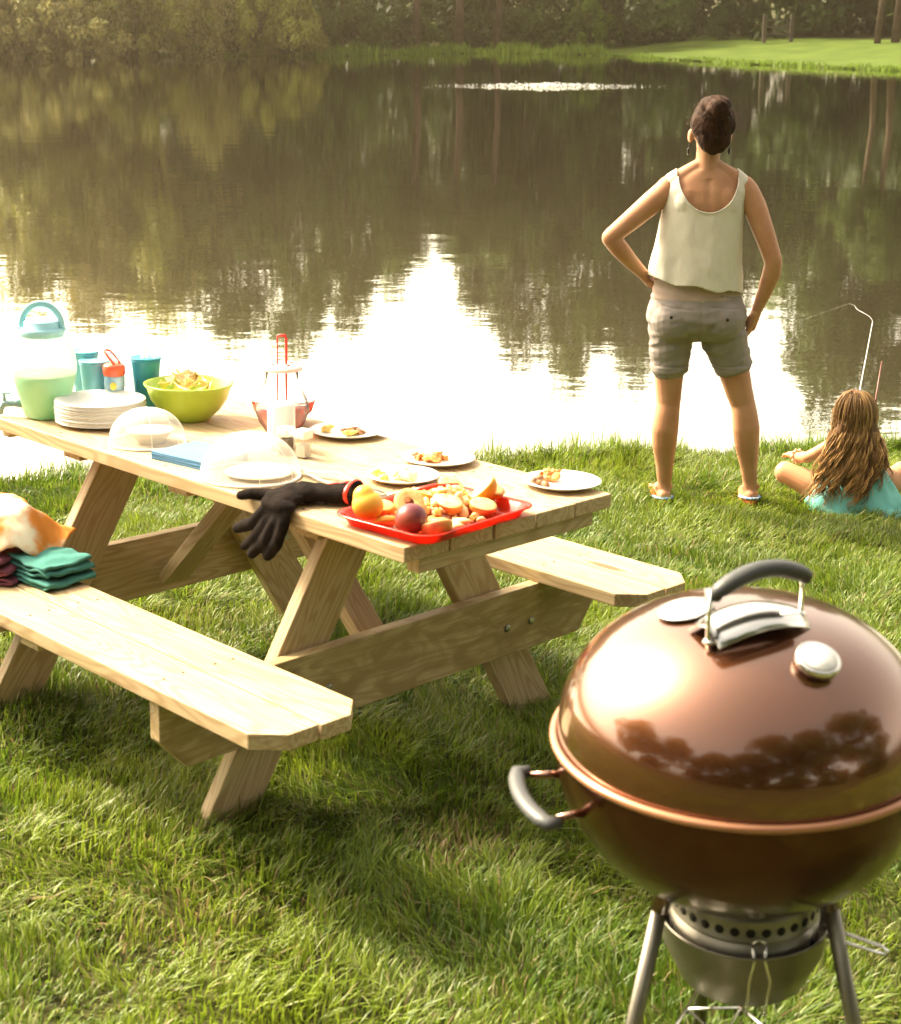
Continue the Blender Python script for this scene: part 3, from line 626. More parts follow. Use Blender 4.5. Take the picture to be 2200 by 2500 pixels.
# stack of plates
for i in range(14):
    t = root('paper_plate', f"white paper plate, {['bottom one', 'second from the bottom', 'third from the bottom', 'fourth from the bottom', 'fifth from the bottom', 'sixth from the bottom', 'seventh from the bottom', 'seventh from the top', 'sixth from the top', 'fifth from the top', 'fourth from the top', 'third from the top', 'second from the top', 'top one'][i]} of the tall stack", 'plate', onT(-1.49+random.uniform(-.002, .002), .193+random.uniform(-.002, .002), ZT+.0045*i+.0005, random.uniform(0, 6)), 'white paper plates in the tall stack')
    B().lathe([(0, 0), (.088, 0), (.100, .004), (.120, .013), (.127, .0135), (.130, .0115), (.1305, .0128), (.127, .0155), (.119, .015), (.099, .0065), (.087, .0025), (0, .0025)], 56, ripple=.002, rk=40).build('plate', paper, t)
# food covers
net = bpy.data.materials.new('white_net'); net.use_nodes = True; tt_ = net.node_tree; pp = tt_.nodes['Principled BSDF']; pp.inputs['Base Color'].default_value = (.88, .86, .82, 1); pp.inputs['Roughness'].default_value = .8
tcn = tt_.nodes.new('ShaderNodeTexCoord'); wv = []
for ax_ in ('X', 'Z'):
    q = tt_.nodes.new('ShaderNodeTexWave'); q.bands_direction = ax_; q.inputs['Scale'].default_value = 260; tt_.links.new(tcn.outputs['Object'], q.inputs[0]); wv.append(q)
mxn = tt_.nodes.new('ShaderNodeMath'); mxn.operation = 'MAXIMUM'; tt_.links.new(wv[0].outputs['Fac'], mxn.inputs[0]); tt_.links.new(wv[1].outputs['Fac'], mxn.inputs[1])
mrn = tt_.nodes.new('ShaderNodeMapRange'); mrn.inputs[1].default_value = .3; mrn.inputs[2].default_value = .95; mrn.inputs[3].default_value = .14; mrn.inputs[4].default_value = .42; tt_.links.new(mxn.outputs[0], mrn.inputs[0]); tt_.links.new(mrn.outputs[0], pp.inputs['Alpha'])
MATS['white_net'] = net
def dome(u, v, r, h, label):
    t = root('food_cover', label, 'food cover', onT(u, v, ZT), 'white mesh food covers')
    prof = [(r*cos(a)**.85, .004+(h-.004)*sin(a)) for a in np.linspace(0, pi/2-.001, 18)]
    B().lathe(prof, 56, ripple=.006, rk=8).build('mesh_dome', net, t)
    b = B(); b.tube([(r*cos(a), r*sin(a), .0035) for a in np.linspace(0, 2*pi, 49)], .0032, 8, False)
    for k in range(4):
        a = k*pi/4+.3
        b.tube([(r*cos(w_)*cos(a), r*cos(w_)*sin(a), .004+(h-.003)*sin(w_)) for w_ in np.linspace(0, pi, 26)], .0009, 5)
    b.ball((0, 0, h+.001), .004, 8); b.build('frame', whitep, t); return t
dome(-1.191, .149, .105, .098, 'smaller white mesh food cover between the plate stack and the larger cover')
dome(-.717, .136, .127, .113, 'larger white mesh food cover behind the black glove')
t = root('saucer', 'cream bowl under the smaller mesh food cover', 'bowl', onT(-1.185, .155, ZT))
B().lathe([(0, .002), (.03, 0), (.034, .004), (.062, .035), (.066, .038), (.062, .040), (.03, .008), (0, .008)], 36).build('bowl', mat('cream_ceramic', (.85, .74, .52), None, .3), t)
t = root('saucer', 'cream dish under the larger mesh food cover', 'dish', onT(-.70, .15, ZT))
B().lathe([(0, .002), (.05, 0), (.055, .004), (.085, .012), (.088, .014), (.084, .016), (.05, .007), (0, .007)], 36).build('dish', MATS['cream_ceramic'], t)
# green bowl with chips
gb = root('salad_bowl', 'large lime green bowl heaped with tortilla chips', 'bowl', onT(-1.375, .423))
gmm = mat('lime_plastic', (.40, .54, .06), (.37, .50, .05), .28, 5)
B().lathe([(0, .004), (.045, .004), (.048, 0), (.058, 0), (.062, .006), (.090, .030), (.112, .062), (.124, .098), (.129, .103), (.131, .109), (.127, .1105), (.122, .106), (.109, .064), (.087, .034), (.05, .010), (0, .010)], 64).build('bowl', gmm, gb)
chip = mat('tortilla_chip', (.80, .62, .36), (.70, .48, .22), .7, 60)
rg = random.Random(3)
for i in range(58):
    a = rg.uniform(0, 6.28); q = rg.uniform(0, .085)**1.0; zz = .088 + .040*(1-(q/.1)**2) + rg.uniform(-.018, .008)
    M_ = onT(-1.375+q*cos(a), .423+q*sin(a), ZT+zz) @ Euler((rg.uniform(-1.1, 1.1), rg.uniform(-1.1, 1.1), rg.uniform(0, 6))).to_matrix().to_4x4()
    t = root('tortilla_chip', 'pale triangular tortilla chip in the lime green bowl', 'chip', M_, 'tortilla chips in the green bowl')
    s = rg.uniform(.018, .028); vs = []
    for k in range(3):
        for w_ in (0, .5):
            a0, a1 = 2*pi*k/3, 2*pi*(k+1)/3; p = Vector((cos(a0), sin(a0), 0)).lerp(Vector((cos(a1), sin(a1), 0)), w_)*s; vs.append((p.x, p.y, .006*(p.x/s)**2*1.3))
    nb_ = [(x, y, z+.0018) for x, y, z in vs]
    B().add(vs+nb_, [(0, 5, 1), (1, 3, 2), (3, 5, 4), (1, 5, 3), (6, 7, 11), (7, 8, 9), (9, 10, 11), (7, 9, 11)] + [(j, (j+1) % 6, 6+(j+1) % 6, 6+j) for j in range(6)], False).build('chip', chip, t)
# pitcher with red plunger rod
pt_ = root('glass_pitcher', 'clear pear shaped pitcher with pink lid and red pull rod before the red bowl', 'pitcher', onT(-1.054, .514, a=.8))
B().lathe([(0, .003), (.040, 0), (.046, .003), (.066, .035), (.077, .065), (.0775, .080), (.070, .105), (.054, .138), (.047, .160), (.0465, .185)], 56).build('jar', thin_glass('clear_glass', (.99, .97, .95), .06), pt_)
pl = B().lathe([(0, .200), (.035, .200), (.052, .195), (.059, .188), (.059, .184), (.045, .182), (0, .182)], 48).build('lid', mat('pink_lid', (.88, .62, .55), (.85, .56, .50), .3, 6), pt_)
redm = mat('red_plastic', (.78, .05, .025), (.70, .04, .02), .3, 6)
b = B(); b.tube([(-.0125, 0, .02), (-.0125, 0, .272), (-.010, 0, .281), (.010, 0, .281), (.0125, 0, .272), (.0125, 0, .02), (-.0125, 0, .02)], [.0022, .0022, .004, .0045, .004, .0022, .0022], 8); b.build('pull_rod', redm, pt_)
b = B()
for a in (.6, 2.2, 3.8, 5.4): b.ball((.03*cos(a), .03*sin(a), .200), (.007, .007, .003), 10)
b.build('vent_caps', redm, pl)
B().lathe([(0, .006), (.043, .009), (.063, .038), (.0735, .064), (.0735, .078), (0, .078)], 40).build('pink_drink', thin_glass('pink_drink', (.97, .72, .66), .22), pt_)
rb = root('red_bowl', 'bright red bowl with white rim behind the glass pitcher', 'bowl', onT(-1.155, .600))
B().lathe([(0, .003), (.045, 0), (.050, .004), (.085, .040), (.096, .074), (.092, .076), (.082, .042), (.047, .009), (0, .009)], 56).build('bowl', redm, rb)
B().lathe([(.094, .073), (.099, .074), (.0995, .078), (.095, .0785), (.091, .077)], 56).build('rim', whitep, rb)
# white tall cup, salt and pepper
t = root('white_jar', 'tall plain white jar in front of the glass pitcher', 'jar', onT(-.916, .399)); B().lathe([(0, 0), (.036, 0), (.038, .004), (.038, .118), (.035, .124), (.028, .126), (0, .126)], 40).build('jar', whitep, t)
for (u, v, lb, c_, ) in ((-.838, .352, 'pepper shaker with white cap, left of the salt', 'pepper'), (-.786, .368, 'salt shaker with white cap and glass body half full of salt', 'salt')):
    t = root('shaker', lb, 'shaker', onT(u, v, ZT, .25), 'salt and pepper shakers')
    B().box((0, 0, .026), (.036, .036, .052)).build('glass_body', thin_glass('shaker_glass', (.97, .95, .92), .08), t, bevel=.005)
    B().box((0, 0, .020 if c_ == 'salt' else .025), (.029, .029, .034 if c_ == 'salt' else .044)).build('contents', mat('salt', (.90, .88, .84), None, .8) if c_ == 'salt' else mat('ground_pepper', (.24, .19, .13), (.14, .11, .08), .9, 300), t, bevel=.002)
    b = B(); b.box((0, 0, .065), (.040, .040, .026)); b.build('cap', whitep, t, bevel=.006)
# napkins
t = root('napkin_stack', 'stack of folded blue paper napkins between the two mesh covers', 'napkins', onT(-.945, .145, ZT))
Rn = Matrix.Rotation(radians(8), 3, 'Z'); b = B()
for i in range(9): b.box((random.uniform(-.001, .001), random.uniform(-.001, .001), .0012+.0024*i), (.195, .165, .0021), Rn @ Matrix.Rotation(random.uniform(-.015, .015), 3, 'Z'))
b.build('napkins', mat('blue_paper', (.10, .25, .42), (.085, .22, .38), .8, 8, bump=.3, bscale=150), t, bevel=.0008)
# plates with leftovers
def blobs(b, spec, rg, zz=.006):
    for x, y, r, n_ in spec:
        for i in range(n_):
            a = rg.uniform(0, 6.28); q = rg.uniform(0, r); s = rg.uniform(.3, 1)*.015
            b.ball((x+q*cos(a), y+q*sin(a), zz+s*rg.uniform(.2, .9)), (s*rg.uniform(.7, 1.6), s*rg.uniform(.6, 1.2), s*rg.uniform(.35, .7)), 8, Euler((rg.uniform(-.5, .5), rg.uniform(-.5, .5), rg.uniform(0, 6))).to_matrix())
def curl(b, c, rg, s=.03, n=3):
    for i in range(n):
        p = Vector(c)+Vector((rg.uniform(-s, s)*.6, rg.uniform(-s, s)*.6, rg.uniform(0, .010))); a = rg.uniform(0, 6.28); pts = [p+Vector((cos(a+k*.7)*s*.4*k/3, sin(a+k*.7)*s*.4*k/3, .006*sin(k*1.3))) for k in range(5)]
        b.tube(pts, [.005, .012, .014, .011, .004], 7, flat=.4)
orange = mat('peach_skin', (.80, .22, .05), (.85, .42, .12), .45, 60); brown = mat('grilled_meat', (.20, .09, .04), (.42, .20, .08), .5, 80, bump=.6, bscale=200); yellow = mat('corn_yellow', (.80, .50, .08), (.85, .62, .2), .45, 80); cream = mat('cream_flesh', (.88, .72, .42), (.80, .50, .2), .5, 60)
def plate(u, v, r, label, foods, seed):
    t = root('dinner_plate', label, 'plate', onT(u, v, ZT+.0005), 'white plates with leftovers')
    B().lathe([(0, .002), (r*.5, .001), (r*.62, 0), (r*.66, .003), (r*.94, .0125), (r, .015), (r*1.005, .0165), (r*.985, .0175), (r*.93, .015), (r*.66, .0065), (r*.6, .005), (0, .005)], 56).build('plate', mat('glazed_white', (.87, .86, .83), (.84, .83, .80), .22, 6), t)
    rg = random.Random(seed)
    for i, (nm, m_, fn) in enumerate(foods):
        b = B(); fn(b, rg); f = root(nm, {'meat_scrap': 'brown grilled meat scraps left on the ', 'peel': 'curled orange red peel left on the ', 'corn_scrap': 'yellow vegetable scraps left on the ', 'bread_scrap': 'pale crumbled scraps left on the '}[nm] + label.split('plate ')[-1].replace('with leftovers ', '')[:60] if 0 else {'meat_scrap': 'brown grilled meat scraps on the plate ', 'peel': 'curled orange red peel on the plate ', 'corn_scrap': 'yellow vegetable scraps on the plate ', 'bread_scrap': 'pale crumbled scraps on the plate '}[nm]+label.split('|')[0].split('plate ')[1], 'food scraps', onT(u, v, ZT+.0005))
        b.build('scraps', m_, f)
    return t
plate(-.918, .642, .108, 'white plate nearest the pitcher', [('meat_scrap', brown, lambda b, g: blobs(b, [(.010, .01, .020, 26), (.03, .02, .012, 8)], g)), ('corn_scrap', yellow, lambda b, g: blobs(b, [(-.05, -.035, .014, 14), (.02, -.012, .02, 8)], g))], 1)
plate(-.512, .607, .098, 'white plate in the middle', [('peel', orange, lambda b, g: (curl(b, (-.01, -.01, .010), g, .035, 9), blobs(b, [(-.01, -.01, .03, 10)], g)) and None), ('meat_scrap', brown, lambda b, g: blobs(b, [(-.045, -.035, .008, 4)], g))], 2)
plate(-.436, .404, .093, 'white plate touching the red tray', [('corn_scrap', yellow, lambda b, g: blobs(b, [(-.05, -.035, .012, 16), (-.015, -.055, .012, 12)], g)), ('bread_scrap', cream, lambda b, g: (curl(b, (.01, -.005, .012), g, .04, 8), blobs(b, [(0, 0, .03, 8)], g)) and None)], 3)
plate(-.135, .672, .100, 'white plate by the table end', [('peel', orange, lambda b, g: (curl(b, (-.045, .01, .014), g, .03, 6), blobs(b, [(-.04, .0, .02, 8)], g)) and None), ('meat_scrap', brown, lambda b, g: (blobs(b, [(-.045, -.045, .015, 10), (-.02, -.05, .01, 5)], g)))], 4)
# tongs lying behind the glove
t = root('grill_tongs', 'metal grill tongs lying open behind the black glove', 'tongs', onT(-.55, .245, ZT))
tm = mat('dull_steel', (.42, .39, .34), (.30, .27, .23), .35, 30, metal=.8)
for s_ in (-1, 1):
    B().tube([(-.10, 0, .010), (-.075, .006*s_, .012), (.02, .030*s_+.002, .012+.010*(s_ > 0)), (.12, .020*s_, .012), (.20, .012*s_, .010)], [.004, .006, .007, .006, .005], 8, flat=.35).build('arm', tm, t)
# ------------------------------------------------------------------ black grill glove draped over the edge
gl_ = B(); zt = ZT
gl_.tube([(-.345, .158, zt+.029), (-.378, .128, zt+.026), (-.412, .095, zt+.024), (-.440, .066, zt+.025)], [.050, .044, .040, .047], 24, flat=.54, up=(0, 0, 1))
gl_.ball((-.444, .058, zt+.024), (.048, .044, .023), 18); gl_.ball((-.444, .026, zt+.021), (.056, .045, .019), 18); gl_.ball((-.430, -.004, zt+.009), (.057, .032, .020), 18); gl_.ball((-.428, -.019, zt-.012), (.056, .013, .032), 18)
for a, bb_, r0, r1 in (((-.468, -.020, zt-.012), (-.553, -.034, .674), .0165, .0130), ((-.447, -.023, zt-.028), (-.517, -.040, .640), .0165, .0135), ((-.420, -.026, zt-.030), (-.484, -.043, .628), .0165, .0135), ((-.392, -.022, zt-.026), (-.436, -.035, .632), .0155, .0135)):
    m_ = Vector(a).lerp(Vector(bb_), .45)+Vector((.012, -.006, -.006)); gl_.limb([a, m_, bb_], [r0, r0*1.0, r1], 14)
gl_.limb([(-.470, .040, zt+.016), (-.508, .018, zt+.014), (-.540, -.004, zt+.013), (-.560, -.018, zt+.008)], [.022, .0165, .0150, .0115], 14)
glm = mat('black_knit', (.010, .007, .006), (.017, .012, .010), .95, 30, bump=.6, bscale=500, spec=.08)
rt = root('oven_glove', 'black knitted grill glove with red cuff, fingers hanging over the table edge', 'glove', MT)
remesh(gl_, 'glove', glm, rt, .004, 6, disp=lambda c, n_: .0045*noise.noise(Vector((c.x*24, c.y*34, c.z*12)))-.0022*abs(noise.noise(Vector((c.x*60+9, c.y*45, c.z*20)))))
b = B(); b.tube([(-.352, .1555, zt+.0295), (-.347, .1575, zt+.0295), (-.343, .1592, zt+.0295)], [.0508, .0518, .0505], 28, flat=.58, up=(0, 0, 1)); cf = b.build('cuff', redm, rt, bevel=.002)
b = B(); b.tube([(-.345, .1583, zt+.0295), (-.3425, .1594, zt+.0295)], .0465, 28, flat=.57, up=(0, 0, 1)); b.build('cuff_shade_cap', mat('opening_shade', (.008, .006, .006), None, .95, spec=.05), cf)  # black cap across the cuff end, painting the shade of its opening
b = B()
for q in np.linspace(0, 1, 7): p = Vector((-.362, .148, zt+.055)).lerp(Vector((-.396, .122, zt+.048)), q); b.ball((p.x, p.y, p.z-.002), (.0075+.002*sin(q*9), .012*(1-.5*q), .0028), 10)
b.build('red_patch', redm, rt)
# ------------------------------------------------------------------ red tray with peaches
TC = Vector((-.118, .207)); TA = .081
trc = onT(TC.x, TC.y, ZT, TA)
ty = root('serving_tray', 'translucent red rectangular tray heaped with peach halves at the near table corner', 'tray', trc)
redt = mat('translucent_red', (.85, .07, .025), (.78, .05, .02), .12, 5, trans=.35, transl=.4)
def rrect(a, b_, r, z, n=8):
    o = []
    for qx, qy, a0 in ((1, 1, 0), (-1, 1, pi/2), (-1, -1, pi), (1, -1, 3*pi/2)):
        for k in range(n): t_ = a0+pi/2*k/(n-1); o.append((qx*(a-r)+r*cos(t_), qy*(b_-r)+r*sin(t_), z))
    return o
A_, B_ = .150, .200
lay = [rrect(A_-.030, B_-.030, .030, .0012), rrect(A_-.022, B_-.022, .038, .002), rrect(A_-.010, B_-.010, .045, .022), rrect(A_-.002, B_-.002, .048, .0265), rrect(A_+.002, B_+.002, .05, .0255), rrect(A_+.002, B_+.002, .05, .028), rrect(A_-.003, B_-.003, .048, .0295), rrect(A_-.013, B_-.013, .043, .024), rrect(A_-.025, B_-.025, .036, .005), rrect(A_-.032, B_-.032, .03, .004)]
vs = [p for r_ in lay for p in r_]; nn_ = 32; fs = [(i*nn_+k, i*nn_+(k+1) % nn_, (i+1)*nn_+(k+1) % nn_, (i+1)*nn_+k) for i in range(len(lay)-1) for k in range(nn_)] + [tuple(range(nn_))[::-1], tuple(range((len(lay)-1)*nn_, len(lay)*nn_))]
B().add(vs, fs).build('tray', redt, ty)
flesh = mat('peach_flesh', (.84, .60, .24), (.60, .26, .05), .42, 48, lo=.50, hi=.78, detail=6, spec=.3); pskin = mat('peach_outside', (.82, .40, .06), (.55, .09, .05), .5, 9, lo=.42, hi=.68); pitm = mat('pit_hollow', (.16, .035, .010), (.30, .09, .02), .7, 40, spec=.2); dark_s = mat('plum_skin', (.14, .022, .028), (.42, .09, .04), .35, 9, lo=.5, hi=.75); gold = mat('golden_peach', (.82, .46, .045), (.74, .33, .03), .4, 9)
def half_peach(x, y, z, r, rot, label, sm=None, group='peach halves on the red tray', wedge=1, pit=False):
    wedge = .98 if pit else .78 + .12*sin(x*300)
    M_ = trc @ Matrix.Translation((x, y, z)) @ Euler(rot).to_matrix().to_4x4(); t = root('peach_half', label, 'peach', M_, group)
    pr = [(0, -r*.86)] + [(r*cos(a), r*.86*sin(a)) for a in np.linspace(-pi/2+.2, -.02, 9)] + [(r*.985, .001)]
    B().lathe(pr, 28, sy=wedge).build('skin', sm or pskin, t)
    B().lathe([(r*.985, .0012), (r*.95, .0028), (r*.7, .0028), (r*.5, .0028), (r*.30, .0028), (r*.28, .002), (0, .001)] if pit else [(r*.985, .0012), (r*.94, .003), (r*.6, .0015), (r*.3, .0035), (0, .002)], 28, sy=wedge).build('flesh', flesh, t)
    if not pit: return
    B().lathe([(r*.30, .0034), (r*.22, .0030), (0, .0026)], 24, sy=wedge*.9).build('pit_hollow', pitm, t)
half_peach(.035, .005, .050, .037, (.25, .20, 0), 'pale cut peach half, larger than the others, face up in the middle of the tray')
half_peach(-.020, -.070, .052, .036, (.75, .55, .4), 'golden peach half showing its pit hollow, behind the dark plum', gold, pit=True)
half_peach(.105, -.120, .036, .038, (-.30, -.35, .3), 'peach half lying face up at the near corner of the tray', None)
half_peach(.085, .070, .040, .034, (.35, .1, 1.2), 'reddish peach half in front of the right end of the heap')
half_peach(.040, .120, .062, .038, (-.1, -.75, 1.0), 'pale peach half tilted with golden skin at the right of the heap', gold)
half_peach(.035, .168, .050, .033, (.5, .25, 1.2), 'striped grilled peach half at the far right end of the tray', gold)
half_peach(-.060, .020, .052, .030, (.3, .2, 2.0), 'peach half at the back of the heap', gold)
half_peach(-.035, .095, .060, .032, (.3, .4, 0.4), 'peach half near the back right of the heap', gold)
half_peach(-.10, -.075, .030, .030, (.2, .1, .5), 'flat peach half at the left of the tray')
t = root('peach', 'whole golden pear shaped fruit at the left corner of the red tray', 'fruit', trc @ Matrix.Translation((-.075, -.150, .050)))
b = B(); b.ball((0, 0, 0), (.037, .036, .034), 28); b.ball((-.010, -.002, .020), (.026, .026, .026), 20)
remesh(b, 'fruit', gold, t, .0035, 8)
t = root('plum', 'dark purple red plum at the front of the red tray', 'plum', trc @ Matrix.Translation((.050, -.142, .042))); B().ball((0, 0, 0), (.037, .037, .034), 32).build('fruit', dark_s, t)
rg = random.Random(9)
sl_ = root('fruit_salad', 'heap of pale chopped grilled vegetables and corn on the red tray', 'food', trc); b = B(); b2 = B(); b3 = B()
for i in range(170):
    x, y = rg.gauss(-.01, .040), rg.gauss(.045, .065); x = max(-.105, min(.105, x)); y = max(-.14, min(.17, y)); zz = .012+.052*math.exp(-((x+.01)/.07)**2-((y-.05)/.09)**2)*rg.uniform(.3, 1.1)
    s = rg.uniform(.005, .015); tgt = (b, b, b2, b3)[rg.randrange(4)]
    tgt.ball((x, y, zz), (s*rg.uniform(.8, 1.8), s, s*rg.uniform(.35, .8)), 8, Euler((rg.uniform(-1, 1), rg.uniform(-1, 1), rg.uniform(0, 6))).to_matrix())
for o in (b.build('pale_pieces', cream, sl_), b2.build('yellow_pieces', yellow, sl_), b3.build('orange_pieces', orange, sl_)): o['kind'] = 'stuff'
for i, (x, y, a) in enumerate([(.065, -.06, .3), (-.03, -.13, 1.0), (.10, -.03, 1.3), (.115, -.07, 1.5), (.0, -.10, .7)]):
    t = root('fruit_slice', ['orange slice beside the dark plum', 'orange slice behind the golden fruit', 'pale slice at the front rim', 'pale long slice leaning on the front rim of the tray', 'red orange slice in the left part of the tray'][i], 'fruit slice', trc @ Matrix.Translation((x, y, .018)) @ rz(a), 'fruit slices on the red tray')
    B().tube([(-.035, 0, 0), (-.018, .004, .003), (0, .006, .004), (.018, .004, .003), (.035, 0, 0)], [.003, .013, .016, .013, .003], 10, flat=.45).build('slice', [orange, gold, cream, cream, orange][i], t)
t = root('slotted_turner', 'serving fork with red handle resting across the back of the tray', 'serving fork', trc @ Matrix.Translation((-.085, -.03, .048)) @ rz(1.15))
B().tube([(.03, 0, .010), (.09, 0, .016), (.15, 0, .012)], [.006, .010, .009], 10, flat=.5).build('handle', redt, t)
b = B(); b.tube([(.03, 0, .010), (-.03, 0, .004)], .003, 8)
for k in (-1, 0, 1): b.tube([(-.03, .008*k, .004), (-.075, .009*k, -.002)], .002, 6)
b.tube([(-.03, -.009, .004), (-.03, .009, .004)], .0022, 6); b.build('tines', tm, t)

# ------------------------------------------------------------------ clothes heaped on the near bench
def cloth(name, label, cat, M_, fn, m_, n=(70, 50), th=.006):
    vs = []; fs = []
    for i in range(n[0]):
        for j in range(n[1]): vs.append(fn(i/(n[0]-1), j/(n[1]-1)))
    for i in range(n[0]-1):
        for j in range(n[1]-1): k = i*n[1]+j; fs.append((k, k+n[1], k+n[1]+1, k+1))
    o = B().add(vs, fs).build(name, m_, None); o.matrix_world = M_; q = o.modifiers.new('solid', 'SOLIDIFY'); q.thickness = th; q.offset = 0; tag(o, label, cat, 'clothes heaped on the near bench'); return o
BM = MT @ Matrix.Translation((-1.33, -.28, ZB))
def heap(cx, cy, rx_, ry_, h, seed, ang=0, fold=.012, spill=0):
    def f(s, t_):
        x, y = (s-.5)*2, (t_-.5)*2; d = sqrt(x*x+y*y)/1.2
        rr = 1+.10*noise.noise(Vector((x*1.5, y*1.5, seed)))
        # squash the square sheet towards a rounded outline
        k = max(abs(x), abs(y)); l_ = sqrt(x*x+y*y)+1e-6; x2, y2 = x*(k/l_*.75+.25)*rr, y*(k/l_*.75+.25)*rr
        X_, Y_ = x2*rx_, y2*ry_; e = max(0, 1-k**3)
        z = h*(e**.6) + fold*(abs(noise.noise(Vector((x*2.2+seed, y*4.5, seed))))*2.2 + .6*noise.noise(Vector((x*6, y*9, seed))))*(.4+e) + .006
        return (cx+X_*cos(ang)-Y_*sin(ang), cy+X_*sin(ang)+Y_*cos(ang), z + spill*0)
    return f
tie = mat('tie_dye_orange', (.86, .80, .62), (.82, .30, .045), .85, 9, detail=3, lo=.42, hi=.56, transl=.15, bump=.3, bscale=400)
teal = mat('teal_terry', (.055, .235, .20), (.040, .18, .155), .9, 14, bump=.8, bscale=500); purp = mat('purple_terry', (.13, .028, .05), (.20, .05, .08), .9, 16, bump=.8, bscale=500); pink = mat('magenta_cloth', (.45, .10, .25), None, .9, 14, bump=.5, bscale=400)
def layers(cx_, cy_, ang, L_, wd, n_l, gap, seed, tilt=0, sag=0):
    def f(s_, t_):
        q = s_*n_l; k = min(n_l-1, int(q)); fr = q-k; e = .10
        lin = fr if k % 2 == 0 else 1-fr
        x = (lin-.5)*L_*(1-.05*k); zb_ = .007+gap*k
        rr_ = max(0, (fr-(1-e))/e) if k < n_l-1 else 0; z = zb_ + gap*.5*rr_**2 if k < n_l-1 else zb_
        rl_ = max(0, (e-fr)/e) if k > 0 else 0; z = z - gap*.5*rl_**2
        bul = .030*(1-max(rr_, rl_))**.5 if (rr_ or rl_) else .030
        x += (bul-.030)*(-1 if lin > .5 else 1)*.3*0
        y = (t_-.5)*wd*(1+.05*noise.noise(Vector((x*9, k, seed))))
        z += .010*noise.noise(Vector((x*14+seed, y*11, k*.35))) + .006*noise.noise(Vector((x*30+seed, y*22, k*.5))) + .007*max(0, noise.noise(Vector((x*6, y*26+seed, 1)))) + tilt*x*x
        y += .012*noise.noise(Vector((x*8, z*40, seed+3)))
        z -= sag*max(0, -y/wd)**2
        return (cx_+x*cos(ang)-y*sin(ang), cy_+x*sin(ang)+y*cos(ang), max(.004+.001*k, z))
    return f
cloth('towel', 'teal towel folded at the bottom right of the heap on the bench', 'towel', BM, layers(.10, .095, .06, .34, .15, 5, .0125, 3.0), teal, n=(150, 40), th=.007)
cloth('towel', 'dark purple towel hanging forward over the bench under the orange cloth', 'towel', BM, layers(-.02, -.045, .62, .34, .17, 6, .0118, 9.0), purp, n=(190, 40), th=.007)
cloth('shirt', 'magenta cloth peeking out behind the orange one', 'cloth', BM @ Matrix.Translation((0, 0, .062)), layers(-.02, .105, .02, .20, .07, 3, .012, 5.5), pink, n=(80, 24), th=.006)
def drape(s, t_):
    x, y = (s-.5)*2, (t_-.5)*2; ex = 1+.07*sin(y*4+1)+.04*sin(y*11); ey = 1+.06*sin(x*5+2)+.05*sin(x*9)
    X_, Y_ = x*.235*ex, y*.165*ey; q = min(1, max(abs(x), abs(y)))
    z = .112 + .050*(1-q**2.5) - .062*max(0, q-.66)/.34*(1+.45*sin(x*6+y*5)) + .012*noise.noise(Vector((x*1.6, y*2.4, 3.3))) - .016*abs(noise.noise(Vector((x*2.6, y*4.2, 1.3)))) + .004*noise.noise(Vector((x*7, y*9, 2)))
    return (-.13+X_, .035+Y_+.02*x, z)
cloth('shirt', 'orange and white tie dyed cloth on top of the heap on the bench', 'cloth', BM @ Matrix.Translation((0, 0, .022)), drape, tie, n=(70, 50), th=.003)

# ------------------------------------------------------------------ kettle grill
GX, GY = .460, 2.150; gzg = near_z(GX, GY); RZ = .66
gr = root('kettle_grill', 'copper brown kettle charcoal grill with closed domed lid on three legs', 'grill', Matrix.Translation((GX, GY, 0)) @ Matrix.Rotation(radians(-1.0), 4, 'Y'))
cop = bpy.data.materials.new('copper_enamel'); cop.use_nodes = True; cp = cop.node_tree.nodes['Principled BSDF']
cn = cop.node_tree.nodes.new('ShaderNodeTexNoise'); cn.inputs['Scale'].default_value = 5; cm_ = cop.node_tree.nodes.new('ShaderNodeMix'); cm_.data_type = 'RGBA'
cm_.inputs[6].default_value = (.165, .056, .018, 1); cm_.inputs[7].default_value = (.145, .047, .014, 1); cop.node_tree.links.new(cn.outputs[0], cm_.inputs[0]); cop.node_tree.links.new(cm_.outputs[2], cp.inputs['Base Color'])
cp.inputs['Roughness'].default_value = .24; cp.inputs['Metallic'].default_value = .85; cp.inputs['Coat Weight'].default_value = 1; cp.inputs['Coat Roughness'].default_value = .07; cp.inputs['Coat IOR'].default_value = 1.75
lr = .2835; lh = .212
lp = [(lr-.004, RZ-.006), (lr, RZ+.0)] + [(lr*max(0, 1-(k**2.25))**(1/2.2), RZ+.004+lh*k) for k in np.linspace(.03, .998, 40)] + [(0, RZ+.004+lh)]
lid = B().lathe(lp, 96).build('lid', cop, gr)
bp_ = [(0, RZ-.258), (.05, RZ-.257)] + [(.288*max(0, 1-((k)**2.1))**(1/2.1), RZ-.002-.256*k) for k in np.linspace(.985, .02, 30)] + [(.288, RZ+.002), (.283, RZ+.002), (.280, RZ-.02), (.255, RZ-.11), (0, RZ-.12)]
cop2 = cop.copy(); cop2.name = 'copper_enamel_shaded_side'; cop2.name = 'bowl_enamel_shaded'  # lid enamel copied darker: the bowl's shade is put into the colour
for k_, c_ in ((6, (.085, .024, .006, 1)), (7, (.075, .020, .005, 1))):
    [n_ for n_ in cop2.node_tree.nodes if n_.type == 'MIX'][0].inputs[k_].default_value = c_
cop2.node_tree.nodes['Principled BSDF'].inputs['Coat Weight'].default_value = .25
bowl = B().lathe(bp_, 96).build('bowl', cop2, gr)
b = B(); b.tube([(.2895*cos(a), .2895*sin(a), RZ+.003) for a in np.linspace(0, 2*pi, 97)], .0068, 12, False)
